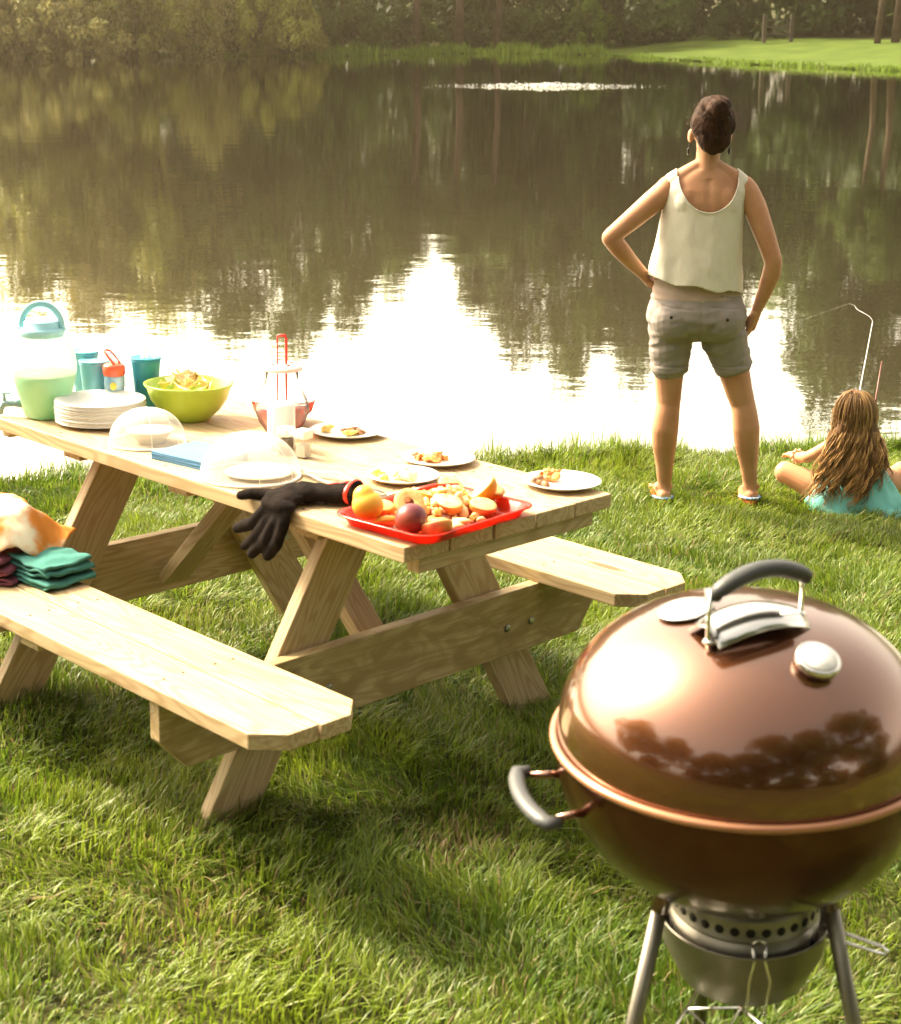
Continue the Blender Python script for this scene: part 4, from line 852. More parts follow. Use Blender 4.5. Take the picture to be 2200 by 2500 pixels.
rimm = mat('copper_rim', (.42, .19, .095), (.38, .165, .08), .25, 5, metal=.35, coat=.6); b.build('rim', rimm, bowl)
chrome = mat('bright_steel', (.80, .78, .74), (.70, .68, .64), .16, 8, metal=1); alu = mat('satin_aluminium', (.27, .25, .20), (.22, .20, .165), .38, 8, metal=.85)
grip = mat('grey_nylon', (.060, .062, .062), (.050, .052, .052), .42, 60, bump=.15, bscale=400)
def lz(x, y, off=0): r_ = min(.999, sqrt(x*x+y*y)/lr); return RZ+.004+lh*(1-r_**2.2)**(1/2.25)+off
# lid handle on a curved heat shield
hp = [Vector((-.074, -.112, 0)), Vector((.066, -.044, 0))]; mid_ = (hp[0]+hp[1])/2; ax = (hp[1]-hp[0]).normalized(); pe = Vector((-ax.y, ax.x, 0))
vs = []; fs = []; ni, nj = 15, 9
for th in (0, .0022):
    for i in range(ni):
        s_ = -1+2*i/(ni-1)
        for j in range(nj):
            t_ = -1+2*j/(nj-1); p = mid_+ax*s_*.080+pe*(t_*.050*(1-.22*s_*s_)+.012)
            vs.append((p.x, p.y, lz(mid_.x, mid_.y)+.032-.018*s_*s_-.020*t_*t_ + th))
N_ = ni*nj
for i in range(ni-1):
    for j in range(nj-1): k = i*nj+j; fs += [(k, k+1, k+nj+1, k+nj), (N_+k, N_+k+nj, N_+k+nj+1, N_+k+1)]
for i in range(ni-1):
    for j in (0, nj-1): k = i*nj+j; fs.append((k, k+nj, N_+k+nj, N_+k))
for j in range(nj-1):
    for i in (0, ni-1): k = i*nj+j; fs.append((k, k+1, N_+k+1, N_+k))
B().add(vs, fs).build('heat_shield', chrome, lid)
for q in hp:
    s_ = -1 if q is hp[0] else 1; top = q + ax*s_*.004; zb_ = lz(q.x, q.y)
    b = B(); b.tube([(q.x, q.y, zb_-.004), (q.x+ax.x*s_*.004, q.y+ax.y*s_*.004, zb_+.012), (top.x, top.y, zb_+.045), (top.x-ax.x*s_*.002, top.y-ax.y*s_*.002, RZ+lh+.074)], [.009, .006, .0055, .006], 12, flat=.6)
    b.ball((q.x, q.y, zb_+.010), (.011, .011, .006), 12); b.build('handle_post', chrome, lid)
pts = []; rs_ = []
for k in np.linspace(-1, 1, 19):
    p = mid_+ax*k*.078+Vector((.006, 0, 0)); pts.append((p.x, p.y, RZ+lh+.090-.022*k*k)); rs_.append(.0160*(1-.15*abs(k)**6))
pts = [tuple(Vector(pts[0])+Vector((0, 0, -.010)))] + pts + [tuple(Vector(pts[-1])+Vector((0, 0, -.010)))]; rs_ = [.009]+rs_+[.009]
B().tube(pts, rs_, 18, flat=.82).build('lid_handle', grip, lid)
# thermometer and damper
def norm_at(x, y): e = .002; return Vector((-(lz(x+e, y)-lz(x-e, y))/(2*e), -(lz(x, y+e)-lz(x, y-e))/(2*e), 1)).normalized()
def disc(x, y, prof, m_, name, par, off=0):
    nn = norm_at(x, y); o = B().lathe(prof, 40).build(name, m_, par); o.matrix_local = Matrix.Translation(Vector((x, y, lz(x, y)))+nn*off) @ nn.to_track_quat('Z', 'Y').to_matrix().to_4x4(); return o
th_ = disc(.068, -.152, [(0, 0), (.026, 0), (.031, .004), (.0335, .010), (.0325, .0165), (.029, .019), (.027, .0175), (0, .0178)], chrome, 'thermometer', lid)
B().lathe([(0, .0192), (.0265, .0192), (.0265, .0182), (0, .0182)], 36).build('dial', mat('dial_face', (.85, .84, .80), (.78, .77, .74), .25, 40), th_)
vd = disc(-.092, .004, [(0, .001), (.040, .001), (.043, .0025), (.040, .005), (.012, .006), (.010, .010), (0, .0105)], mat('white_aluminium', (.80, .79, .76), (.70, .69, .66), .28, 12, metal=.6), 'damper', lid)
B().box((-.018, .040, .012), (.030, .014, .012)).build('damper_tab', alu, vd, bevel=.003)
# side handles
for a0 in (radians(193), radians(13)):
    c_ = Vector((cos(a0), sin(a0), 0)); tn = Vector((-sin(a0), cos(a0), 0)); zz = RZ-.058
    sh = bpy.data.objects.new('side_handle', None); link(sh, gr)
    pts = []; rs_ = []
    for k in np.linspace(-1, 1, 13): p = c_*(.350-.014*k*k)+tn*k*.082; pts.append((p.x, p.y, zz)); rs_.append(.0135)
    p0_ = Vector(pts[0])-c_*.020; p1_ = Vector(pts[-1])-c_*.020; bpy.data.objects.remove(sh)
    sh = B().tube([tuple(p0_)]+pts+[tuple(p1_)], [.011]+rs_+[.011], 16, flat=.8).build('side_handle', grip, gr)
    for s_ in (-1, 1):
        q = c_*.318+tn*s_*.070; q2 = c_*.262+tn*s_*.060
        B().tube([(q.x, q.y, zz), (q2.x, q2.y, zz-.002)], [.0055, .0075], 10).build('bracket', cop, sh)
    e_ = c_*.322-tn*.086 if a0 > 3 else c_*.322+tn*.086
    B().ball((e_.x, e_.y, zz-.004), .009, 12).build('bolt', mat('dark_plastic', (.05, .05, .055), None, .4), sh)
# ash catcher
zb3 = RZ-.258
ash = B().lathe([(.100, zb3+.012), (.113, zb3+.004), (.115, zb3-.002), (.115, zb3-.030), (.117, zb3-.032), (.117, zb3-.034), (.112, zb3-.036), (.112, zb3-.040), (.118, zb3-.042), (.118, zb3-.078), (.114, zb3-.082), (.112, zb3-.082)], 72).build('ash_ring', alu, gr)
dk = mat('dark_hole', (.012, .010, .008), None, .9)
for k in range(30):
    a = 2*pi*k/30; p = Vector((cos(a)*.1149, sin(a)*.1149, zb3-.017)); nn = Vector((cos(a), sin(a), 0))
    o = B().lathe([(0, .0009), (.0075, .0009), (.0075, -.002)], 18).build('vent_hole', dk, ash); o.matrix_local = Matrix.Translation(p) @ nn.to_track_quat('Z', 'Y').to_matrix().to_4x4()
for k in range(8):
    a = 2*pi*k/8+.13; p = Vector((cos(a)*.1179, sin(a)*.1179, zb3-.062)); nn = Vector((cos(a), sin(a), 0))
    o = B().lathe([(0, .0009), (.0065, .0009), (.0065, -.002)], 14).build('vent_hole', dk, ash); o.matrix_local = Matrix.Translation(p) @ nn.to_track_quat('Z', 'Y').to_matrix().to_4x4()
ash.location.x = .016
pot = B().lathe([(0, zb3-.165), (.088, zb3-.165), (.100, zb3-.158), (.128, zb3-.098), (.134, zb3-.052), (.136, zb3-.050), (.134, zb3-.047), (.130, zb3-.052), (.124, zb3-.094), (0, zb3-.15)], 72).build('ash_pot', alu, gr)
b = B(); 
for s_ in (-1, 1): b.tube([(s_*.010, -.122, zb3-.03), (s_*.008, -.132, zb3-.055), (s_*.016, -.139, zb3-.085), (s_*.014, -.120, zb3-.16), (s_*.012, -.08, zb3-.172)], .0022, 8)
b.tube([(-.010, -.122, zb3-.03), (0, -.120, zb3-.024), (.010, -.122, zb3-.03)], .0022, 8); pot.location.x = .016; b.build('latch_wire', chrome, pot)
b = B(); pts = [(.110, -.06, zb3-.040), (.150, -.075, zb3-.048), (.195, -.092, zb3-.058), (.204, -.104, zb3-.060), (.196, -.112, zb3-.060), (.150, -.100, zb3-.050), (.112, -.085, zb3-.042)]
b.tube(pts, .003, 8); b.build('ash_lever', chrome, pot)
# legs
for k, a in enumerate((radians(213), radians(-33), radians(90))):
    c_ = Vector((cos(a), sin(a), 0)); p0 = c_*.150+Vector((0, 0, RZ-.222)); p1 = c_*.285+Vector((0, 0, gzg))
    lg = B().tube([p0, p1], .0125, 18).build('leg', alu, gr)
    q = p0.lerp(p1, -.11); B().tube([q, p0.lerp(p1, .05)], [.017, .0155], 16).build('leg_socket', cop, lg)
    w_ = Vector((-c_.y, c_.x, 0)); o = B().ball(p0+w_*.016*(-1 if k == 0 else 1)+Vector((0, 0, .0)), .006, 10).build('screw', chrome, lg)
    if k < 2: B().ball(p1+Vector((0, 0, .012)), (.016, .016, .014), 14).build('foot', mat('dark_plastic', (.05, .05, .055), None, .4), lg)
b = B(); L3 = [Vector((cos(a)*.225, sin(a)*.225, gzg+.17)) for a in (radians(213), radians(-33), radians(90))]
for i in range(3):
    for q in (0, .25, .5, .75): b.tube([L3[i].lerp(L3[(i+2) % 3], q), L3[(i+1) % 3].lerp(L3[(i+2) % 3], q)], .0028 if q else .004, 6)
b.build('bottom_rack', chrome, gr)

# ------------------------------------------------------------------ woman
FX0, FY0 = 1.1005, 6.2935; FZ0 = near_z(FX0, FY0)+.0
WM = Matrix.Translation((FX0, FY0, FZ0+.018))
skin = mat('tanned_skin', (.50, .265, .145), (.43, .205, .105), .52, 9, sss=.12, spec=.35, bump=.25, bscale=350, detail=8)
woman = root('person', 'woman standing with hands on hips in cream sleeveless top and taupe shorts', 'person', WM)
bd = B()
bd.rings([(.745, -.092, .0, .12, .075), (.77, -.092, -.006, .165, .095), (.80, -.090, -.014, .186, .110), (.85, -.09, -.012, .180, .106), (.92, -.092, -.004, .160, .095), (.99, -.093, 0, .143, .088), (1.06, -.092, .002, .142, .090), (1.14, -.088, .004, .150, .098),
          (1.21, -.083, .004, .155, .100), (1.27, -.08, .0, .158, .095), (1.315, -.078, -.002, .160, .080), (1.345, -.076, -.004, .140, .064), (1.372, -.075, -.006, .105, .052), (1.395, -.074, -.004, .070, .046)], 40)
for s_, x0 in ((-1, -.215), (1, .068)):                       # trapezius to shoulder cap
    bd.cone((-.075+s_*.035, -.004, 1.405), (x0+s_*.0, -.002, 1.335), .030, .040)
    bd.ball((x0+s_*.012, 0, 1.312), (.050, .050, .056), 18)
    bd.ball((-.08+s_*.075, -.052, 1.26), (.055, .040, .075), 16)             # shoulder blades
bd.limb([(-.075, -.004, 1.36), (-.073, .002, 1.43), (-.068, .010, 1.48)], [.054, .047, .049])
bd.ball((-.063, .012, 1.560), (.074, .092, .098), 24); bd.ball((-.063, .045, 1.49), (.052, .055, .055), 18); bd.cone((-.064, .098, 1.545), (-.064, .110, 1.520), .009, .013)
bd.ball((-.064, .085, 1.463), (.026, .022, .020), 12)
for s_ in (-1, 1): bd.ball((-.066+s_*.079, .012, 1.522), (.010, .018, .030), 12, Matrix.Rotation(-.25*s_, 3, 'Z')); bd.ball((-.066+s_*.030, .090, 1.560), (.016, .010, .012), 10)
# arms
bd.limb([(-.228, 0, 1.312), (-.285, -.012, 1.268), (-.375, -.035, 1.195), (-.452, -.055, 1.135)], [.050, .0475, .042, .036])
bd.limb([(-.458, -.055, 1.128), (-.420, -.045, 1.085), (-.365, -.020, 1.025), (-.312, .012, .972)], [.036, .0385, .031, .0235])
bd.limb([(.090, 0, 1.305), (.125, -.012, 1.245), (.168, -.035, 1.135), (.204, -.050, 1.038)], [.050, .0475, .042, .0365])
bd.limb([(.206, -.050, 1.030), (.204, -.035, .980), (.186, -.012, .905), (.164, .002, .832)], [.036, .0385, .031, .0235])
# hands: palm and five fingers each
def hand(w, d, side, curl_, thumb):
    w = Vector(w); d = Vector(d).normalized(); side = Vector(side).normalized(); nn = d.cross(side)
    for k in range(5): q = w + d*(.015+.016*k); bd.ball(q, .0235, 12, None); 
    for k in (-1.2, 0, 1.2): bd.cone(w+d*.02+side*k*.010, w+d*.075+side*k*.019, .015, .0135, 12)
    for k, L_ in zip((-1.5, -.5, .5, 1.5), (.068, .078, .074, .058)):
        a = w+d*.080+side*k*.0185; e1 = a + (d+nn*curl_*.4+side*k*.06).normalized()*L_*.45; e2 = e1 + (d+nn*curl_*1.0).normalized()*L_*.33; e3 = e2+(d*.7+nn*curl_*1.5).normalized()*L_*.26
        bd.limb([a, e1, e2, e3], [.0098, .0090, .0082, .0072], 10)
    th = Vector(thumb).normalized(); a = w+d*.020+side*(-.018); bd.limb([a, a+th*.030, a+th*.055+d*.004, a+th*.075+d*.010], [.0135, .0115, .0100, .0085], 10)
hand((-.310, .014, .968), (.30, .80, -.30), (-.2, .2, 1), .5, (.75, -.35, -.35))
hand((.163, .004, .828), (-.24, .22, -.95), (.50, .86, .05), -.25, (-.55, .55, -.60))
# legs
bd.limb([(-.180, -.006, .80), (-.186, .0, .70), (-.190, .004, .58), (-.188, .0, .48), (-.187, -.004, .44)], [.090, .080, .064, .055, .052])
bd.limb([(-.187, -.002, .44), (-.193, -.014, .385), (-.199, -.020, .325), (-.198, -.014, .26), (-.192, -.002, .17), (-.188, .006, .085), (-.189, .006, .045)], [.050, .0535, .0565, .053, .039, .030, .031])
bd.limb([(.000, -.006, .80), (.030, .0, .70), (.078, .004, .58), (.108, .0, .48), (.122, -.004, .44)], [.090, .081, .066, .057, .053])
bd.limb([(.124, -.002, .44), (.134, -.014, .385), (.142, -.020, .330), (.150, -.014, .26), (.165, -.002, .17), (.177, .006, .085), (.180, .006, .045)], [.051, .054, .057, .053, .039, .030, .031])
for s_, x0, toe in ((-1, -.190, -.004), (1, .182, .016)):
    bd.ball((x0, -.012, .030), (.030, .034, .030), 14); bd.limb([(x0, .0, .035), (x0+toe*.5, .06, .040), (x0+toe, .13, .022), (x0+toe*1.1, .165, .018)], [.030, .030, .026, .018])
    for k in range(5): xx = x0+toe*1.15+(k-2)*.015*s_*-1; bd.limb([(xx, .16, .015), (xx+toe*.1, .195-.006*k, .013)], [.0105-.0008*k, .0095-.0009*k], 8)
    bd.ball((x0-.028, .008, .062), (.012, .014, .014), 10); bd.ball((x0+.028, .008, .064), (.012, .014, .014), 10)
for s_, x0 in ((-1, -.19), (1, -.0)): bd.ball((x0+.0, -.046, .81), (.072, .064, .066), 18)
remesh(bd, 'body', skin, woman, .0048, 7, disp=lambda c, n_: -.004*math.exp(-((c.x+.075)/.014)**2)*(1 if (n_.y < -.3 and 1.02 < c.z < 1.36) else 0))
# shorts
sh = B()
sh.rings([(.712, -.075, .0, .095, .085), (.76, -.090, -.012, .188, .114), (.80, -.089, -.016, .202, .127), (.84, -.090, -.014, .197, .123), (.885, -.092, -.008, .178, .110), (.905, -.093, -.004, .172, .104)], 40)
sh.limb([(-.183, -.004, .795), (-.188, .0, .70), (-.190, .003, .60)], [.100, .088, .073]); sh.tube([(-.190, .003, .62), (-.189, .003, .572)], [.073, .072], 28)
sh.limb([(.005, -.004, .795), (.034, .0, .70), (.072, .003, .61)], [.100, .089, .074]); sh.tube([(.066, .003, .63), (.084, .003, .578)], [.075, .073], 28)
for x0 in (-.187, .003): sh.ball((x0, -.060, .795), (.092, .082, .090), 20)
taupe = mat('taupe_cotton', (.285, .245, .225), (.26, .222, .20), .85, 30, bump=.35, bscale=700)
def shd(c, n_):
    q = noise.noise(Vector((c.x*7, c.y*7, c.z*34+c.x*9))); q2 = noise.noise(Vector((c.x*16+5, c.y*14, c.z*70-c.x*30)))
    w = 1.0 if c.z < .76 else .45
    seam = -.0035*math.exp(-((c.x+.088)/.006)**2)*(1 if (c.y < -.05 and c.z > .72) else 0)
    pk = 0
    for px0 in (-.180, .005):
        if c.y < -.04 and abs(c.x-px0) < .062: pk += -.0035*math.exp(-((c.z-(.852-.10*(c.x-px0)))/.0035)**2)
    hem = .0025 if c.z < .598 else (-.002 if c.z < .604 else 0)
    q3 = -abs(noise.noise(Vector((c.x*5+3, c.y*6, c.z*26-c.x*7))))
    return .0050*w*q+.0022*w*q2+.010*w*(q3+.25)+seam+hem+pk+.0045
so2 = remesh(sh, 'shorts', taupe, woman, .005, 3, disp=shd)
btn = mat('black_button', (.015, .014, .014), None, .3)
for (bx_, bz_) in ((-.212, .822), (.015, .812)):
    o = B().lathe([(0, .003), (.0062, .0025), (.007, 0)], 16).build('button', btn, so2); o.matrix_local = Matrix.Translation((bx_, -.148, bz_)) @ Matrix.Rotation(pi/2, 4, 'X')
# mauve hem of the undershirt
ub = B().rings([(.868, -.093, -.006, .182, .112), (.885, -.0925, -.006, .185, .115), (.92, -.093, -.003, .180, .110), (.96, -.094, 0, .172, .106), (1.0, -.093, .001, .158, .100), (1.03, -.092, .002, .150, .095)], 48)
remesh(ub, 'undershirt', mat('mauve_jersey', (.46, .345, .285), (.42, .31, .255), .85, 20, bump=.3, bscale=600), woman, .005, 3, disp=lambda c, n_: .006*noise.noise(Vector((c.x*5, c.y*5, c.z*42+c.x*6)))*(1 if c.z < .96 else .3))
# cream top
tp = B()
def hemz(x): return .945 + .035*(-(x+.10)/.19)
tp.rings([(.90, -.104, -.01, .203, .135), (.95, -.102, -.008, .198, .133), (1.0, -.098, -.006, .188, .128), (1.08, -.092, -.004, .174, .120), (1.16, -.087, -.002, .166, .114), (1.22, -.083, 0, .163, .110), (1.27, -.080, -.002, .163, .105), (1.315, -.078, -.004, .166, .090), (1.345, -.076, -.005, .158, .076), (1.372, -.075, -.006, .125, .062), (1.395, -.074, -.006, .082, .054)], 44)
for s_, x0 in ((-1, -.215), (1, .068)):
    tp.cone((-.075+s_*.035, -.004, 1.410), (x0-s_*.010, -.002, 1.338), .035, .043); tp.ball((-.08+s_*.075, -.052, 1.26), (.060, .047, .080), 16)
def keep(c, n_):
    hz = .938 - .16*(c.x+.10)*1.0 + .006*sin(c.x*40)
    if c.z < hz or (n_.z < -.75 and c.z < 1.0): return False
    back = c.y < 0; zn = (1.378 if back else 1.40) - .146*sqrt(max(0, 1-((c.x+.073)/.122)**2))
    if abs(c.x+.073) < .122 and c.z > zn: return False
    if abs(c.x+.073) < .06 and c.z > 1.36: return False
    if c.z > 1.225:
        xr = .078 + .018*min(1, (c.z-1.225)/.14); xl = -.243+.0*(c.z-1.225)
        if c.x > xr or c.x < xl: return False
    return True
def tpd(c, n_):
    k = sstep(1.25, .95, c.z) if 0 else max(0, min(1, (1.25-c.z)/.25))
    return .014*k*noise.noise(Vector((c.x*17, c.y*9, c.z*2.2))) + .0025*noise.noise(Vector((c.x*30, c.y*30, c.z*18)))
creamc = mat('cream_linen', (.86, .81, .69), (.82, .77, .65), .85, 60, transl=.22, bump=.5, bscale=900, stretch=(1, 1, .5))
to_ = remesh(tp, 'top', creamc, woman, .0045, 5, disp=tpd, keep=keep); q = to_.modifiers.new('solid', 'SOLIDIFY'); q.thickness = .0022; q.offset = 1
# binding along the neckline
pts = []
for a in np.linspace(-1.5, 1.5, 50):
    x = -.073+.122*sin(a); z = 1.378 - .146*cos(a); pts.append((x, z))
bv = to_.data; from mathutils.bvhtree import BVHTree
bb_ = BVHTree.FromPolygons([v.co.copy() for v in bv.vertices], [tuple(p.vertices) for p in bv.polygons])
pp_ = []
for x, z in pts:
    h = bb_.ray_cast(Vector((x+(.004 if x > -.073 else -.004)*(1 if abs(x+.073) > .02 else 0), -.5, z-.004)), Vector((0, 1, 0)))
    if h[0]: pp_.append((x, h[0].y-.002, z))
if len(pp_) > 3: B().tube(pp_, .0034, 8).build('neck_binding', creamc, to_)
# hair: combed up into a bun
def strand_col(name, c1, c2): 
    m = attr_mat(name, (1, 1, 1), .42, .0, .5); m.node_tree.nodes['Principled BSDF'].inputs['Coat Weight'].default_value = .15; return m
hairm = mat('dark_brown_hair', (.019, .0075, .0035), (.048, .021, .010), .68, 30, stretch=(1, 1, 1), spec=.12, bump=.6, bscale=160)
hb = B(); hb.ball((-.060, -.004, 1.572), (.086, .100, .096), 28); hb.ball((-.060, -.055, 1.515), (.066, .045, .060), 20); hb.cone((-.059, -.045, 1.50), (-.058, -.036, 1.462), .045, .014)
hb.ball((-.056, -.092, 1.628), (.047, .040, .044), 22); hb.ball((-.058, -.030, 1.640), (.066, .070, .042), 22)
def hcut(c, n_): return not (c.y > .055 and c.z < 1.60) and not (c.y > .0 and c.z < 1.535)
ho = remesh(hb, 'hair', hairm, woman, .004, 4, keep=hcut, disp=lambda c, n_: .0035*noise.noise(Vector((c.x*60+c.z*25, c.y*40, c.z*14)))*1.5)
bvh = BVHTree.FromPolygons([v.co.copy() for v in ho.data.vertices], [tuple(p.vertices) for p in ho.data.polygons])
rg = random.Random(4); b = B()
def on_surf(p, off): q = bvh.find_nearest(Vector(p)); return q[0] + q[1]*off if q[0] else Vector(p)
for i in range(190):                                           # swept strands from hairline to bun
    a = rg.uniform(-1.5, 1.5); zt_ = rg.uniform(-1, 1)
    x0 = -.058 + .082*sin(a); z0 = 1.465 + .075*abs(sin(a))**1.3 + rg.uniform(-.006, .05); y0 = -.02 - .07*cos(a)*.6
    x1 = -.058 + .045*sin(a)+rg.uniform(-.006, .006); z1 = 1.605 + rg.uniform(-.01, .02); pts = []
    for t_ in np.linspace(0, 1, 9):
        p = Vector((x0*(1-t_)+x1*t_ + .010*sin(pi*t_)*(1 if x0 > -.058 else -1), -.12, z0*(1-t_)+z1*t_)); p.y = y0*(1-t_)+(-.11)*t_
        pts.append(on_surf(p, .0008))
    b.tube(pts, [.0006]+[.0019]*7+[.0006], 5)
for i in range(120):                                           # twisted bun
    a0 = rg.uniform(0, 2*pi); r0 = rg.uniform(.012, .050); pts = []
    for t_ in np.linspace(0, 1, 9):
        a = a0+t_*1.3; r1 = r0*(1-.25*t_); pts.append(on_surf((-.058+r1*cos(a)*1.02, -.13, 1.640+r1*sin(a)*.95), .0008))
    b.tube(pts, [.0006]+[.0020]*7+[.0006], 5)
b.build('hair_strands', hairm, ho)
b = B()
for i in range(36):                                            # loose curls round the outline
    a = rg.uniform(-.4, pi+.2) if i > 14 else rg.uniform(-.5, .6); p = Vector((-.060+.090*cos(a), rg.uniform(-.04, .05), 1.575+.092*sin(a))); d = Vector((cos(a), 0, sin(a)-.5)); pts = []; L_ = rg.uniform(.012, .034)
    for t_ in np.linspace(0, 1, 10): pts.append(p + d*L_*t_ + Vector((.005*sin(t_*9+i), .004*cos(t_*8), .005*cos(t_*10+i)))*t_*1.6 - Vector((0, 0, .02*t_*t_)))
    b.tube(pts, [.0009]*9+[.0004], 4)
b.build('loose_curls', mat('light_brown_hair', (.12, .06, .03), None, .4), ho)['kind'] = 'stuff'
for x0 in (-.150, .012):
    b = B(); b.tube([(x0, .012, 1.490), (x0, .010, 1.476)], .0010, 5); b.ball((x0, .010, 1.463), (.006, .006, .015), 10); b.build('earring', btn, woman)
# sandals
for s_, x0, toe in ((-1, -.190, -.004), (1, .182, .016)):
    b = B(); vs = []; n_o = 28
    for th in (0, .016):
        for k in range(n_o):
            a = 2*pi*k/n_o; yy = .075+.125*sin(a); w = .036*(1+.18*sin(a)); vs.append((x0+toe*(yy/.16)*.8+w*cos(a)*1.12, yy-.004, -.010+th*1.6))
    b.add(vs, [tuple(range(n_o))[::-1], tuple(range(n_o, 2*n_o))]+[(k, (k+1) % n_o, n_o+(k+1) % n_o, n_o+k) for k in range(n_o)], False)
    sn = b.build('sandal', mat('orange_foam', (.80, .17, .05), (.85, .28, .10), .7, 120, lo=.5, hi=.56), woman, bevel=.002)
    b = B(); b.tube([(x0-.040, .03, .014), (x0-.036, -.02, .024), (x0-.018, -.048, .026), (x0+.018, -.048, .026), (x0+.036, -.02, .024), (x0+.040, .03, .014)], .0075, 8, flat=.7); b.build('heel_strap', mat('blue_foam', (.12, .26, .55), (.60, .70, .85), .6, 90, lo=.5, hi=.6), sn)

# ------------------------------------------------------------------ girl sitting on the bank
GM = Matrix.Translation((FX0, FY0, near_z(FX0+.62, FY0)))
dz = 0
girl = root('person', 'small girl sitting cross legged in aqua top with long curly brown hair', 'person', GM)
gb_ = B(); cx = .610
gb_.rings([(.02, cx, .0, .13, .09), (.06, cx, .0, .135, .095), (.12, cx, .002, .115, .082), (.18, cx, .004, .105, .074), (.25, cx, .006, .112, .074), (.285, cx, .008, .110, .062), (.310, cx, .008, .075, .045), (.325, cx, .008, .045, .036)], 32)
gb_.limb([(cx, .010, .31), (cx-.002, .018, .36)], [.034, .034]); gb_.ball((cx-.010, .012, .425), (.072, .086, .088), 22); gb_.ball((cx-.010, .050, .375), (.05, .045, .045), 16); gb_.cone((cx-.010, .095, .41), (cx-.010, .104, .395), .007, .009)
for s_ in (-1, 1):
    sx_ = cx+s_*.105
    if s_ < 0:
        gb_.limb([(sx_, .005, .275), (.462, .015, .245), (.425, .045, .215)], [.030, .028, .025]); gb_.limb([(.425, .045, .215), (.405, .10, .200), (.385, .15, .195)], [.025, .022, .017])
        gb_.ball((.380, .165, .193), (.022, .026, .014), 12)
        for k in range(4): gb_.limb([(.366+.010*k, .180, .190), (.358+.012*k, .205, .182), (.356+.012*k, .215, .170)], [.0068, .0064, .0058], 8)
        gb_.limb([(.395, .165, .195), (.412, .180, .188), (.420, .195, .182)], [.008, .0072, .006], 8)
    else:
        gb_.limb([(sx_, .005, .275), (.745, .05, .20), (.735, .10, .165)], [.030, .027, .024]); gb_.limb([(.735, .10, .165), (.700, .20, .165), (.66, .26, .165)], [.024, .020, .016])
        gb_.ball((.645, .275, .165), (.024, .022, .014), 12)
        for k in range(4): gb_.limb([(.635, .283, .157+.009*k), (.615, .295, .156+.009*k), (.605, .285, .156+.009*k)], [.0068, .0064, .0058], 8)
        gb_.limb([(.655, .27, .178), (.640, .268, .19), (.625, .272, .192)], [.008, .007, .006], 8)
    kx = cx + s_*.262 if s_ < 0 else cx+.250
    gb_.limb([(cx+s_*.075, .01, .070), (cx+s_*.165, .05, .095), (kx, .11, .130)], [.066, .058, .046]); gb_.ball((kx-s_*.004, .115, .132), (.046, .046, .044), 16)
    gb_.limb([(kx, .115, .120), (cx+s_*.16, .22, .062), (cx-s_*.02, .30, .034)], [.042, .037, .026]); gb_.limb([(cx-s_*.02, .30, .030), (cx-s_*.09, .32, .022), (cx-s_*.14, .315, .020)], [.026, .024, .016])
skin2 = mat('fair_skin', (.60, .31, .17), (.54, .26, .13), .5, 9, sss=.12, spec=.35)
remesh(gb_, 'body', skin2, girl, .0045, 6)
tq = B(); tq.rings([(.004, cx+.045, -.02, .235, .150), (.03, cx+.02, -.012, .205, .135), (.08, cx+.010, -.006, .182, .125), (.14, cx+.006, .0, .156, .106), (.20, cx+.004, .004, .125, .090), (.25, cx+.002, .006, .124, .084), (.285, cx, .008, .120, .072), (.312, cx, .008, .088, .055), (.328, cx, .008, .05, .044)], 44)
tq.cone((cx+.16, .0, .03), (cx+.30, -.02, .006), .035, .012); tq.cone((cx-.13, .0, .05), (cx-.178, -.01, .035), .04, .025)
aq = mat('aqua_cotton', (.26, .70, .66), (.20, .60, .56), .8, 16, transl=.22, bump=.3, bscale=500)
def tqd(c, n_):
    k = max(0, min(1, (.25-c.z)/.22)); return (.018*k*noise.noise(Vector((c.x*11, c.y*11, c.z*4))) + .006*noise.noise(Vector((c.x*24, c.y*20, c.z*10))))
remesh(tq, 'top', aq, girl, .005, 3, disp=tqd, keep=lambda c, n_: not (c.z > .322))
b = B(); b.tube([(.40+.024*cos(a), .112+.010*sin(a), .200+.024*sin(a)) for a in np.linspace(0, 2*pi, 15)], .005, 8, False)
for k in range(10): a = k*.63; b.ball((.40+.028*cos(a), .112+.012*sin(a), .200+.027*sin(a)), .006, 8)
b.build('bracelet', mat('peach_lace', (.80, .45, .26), (.85, .60, .40), .7, 90), girl)
hc = B(); hc.ball((cx-.012, .006, .425), (.085, .095, .095), 24); hc.rings([(.26, cx-.012, -.062, .085, .018), (.34, cx-.012, -.045, .092, .048), (.40, cx-.012, -.020, .088, .078), (.43, cx-.012, -.01, .084, .084)], 32)
g1m = mat('curly_hair_base', (.10, .048, .020), (.17, .088, .038), .6, 40, bump=.8, bscale=120, spec=.2)
gh = remesh(hc, 'hair', g1m, girl, .005, 5, keep=lambda c, n_: not (c.y > .060 and c.z < .46), disp=lambda c, n_: .004*noise.noise(Vector((c.x*90, c.y*40, c.z*22))))
hv = []; hq = []; hcol = []; rg2 = np.random.default_rng(12); n_ = 44
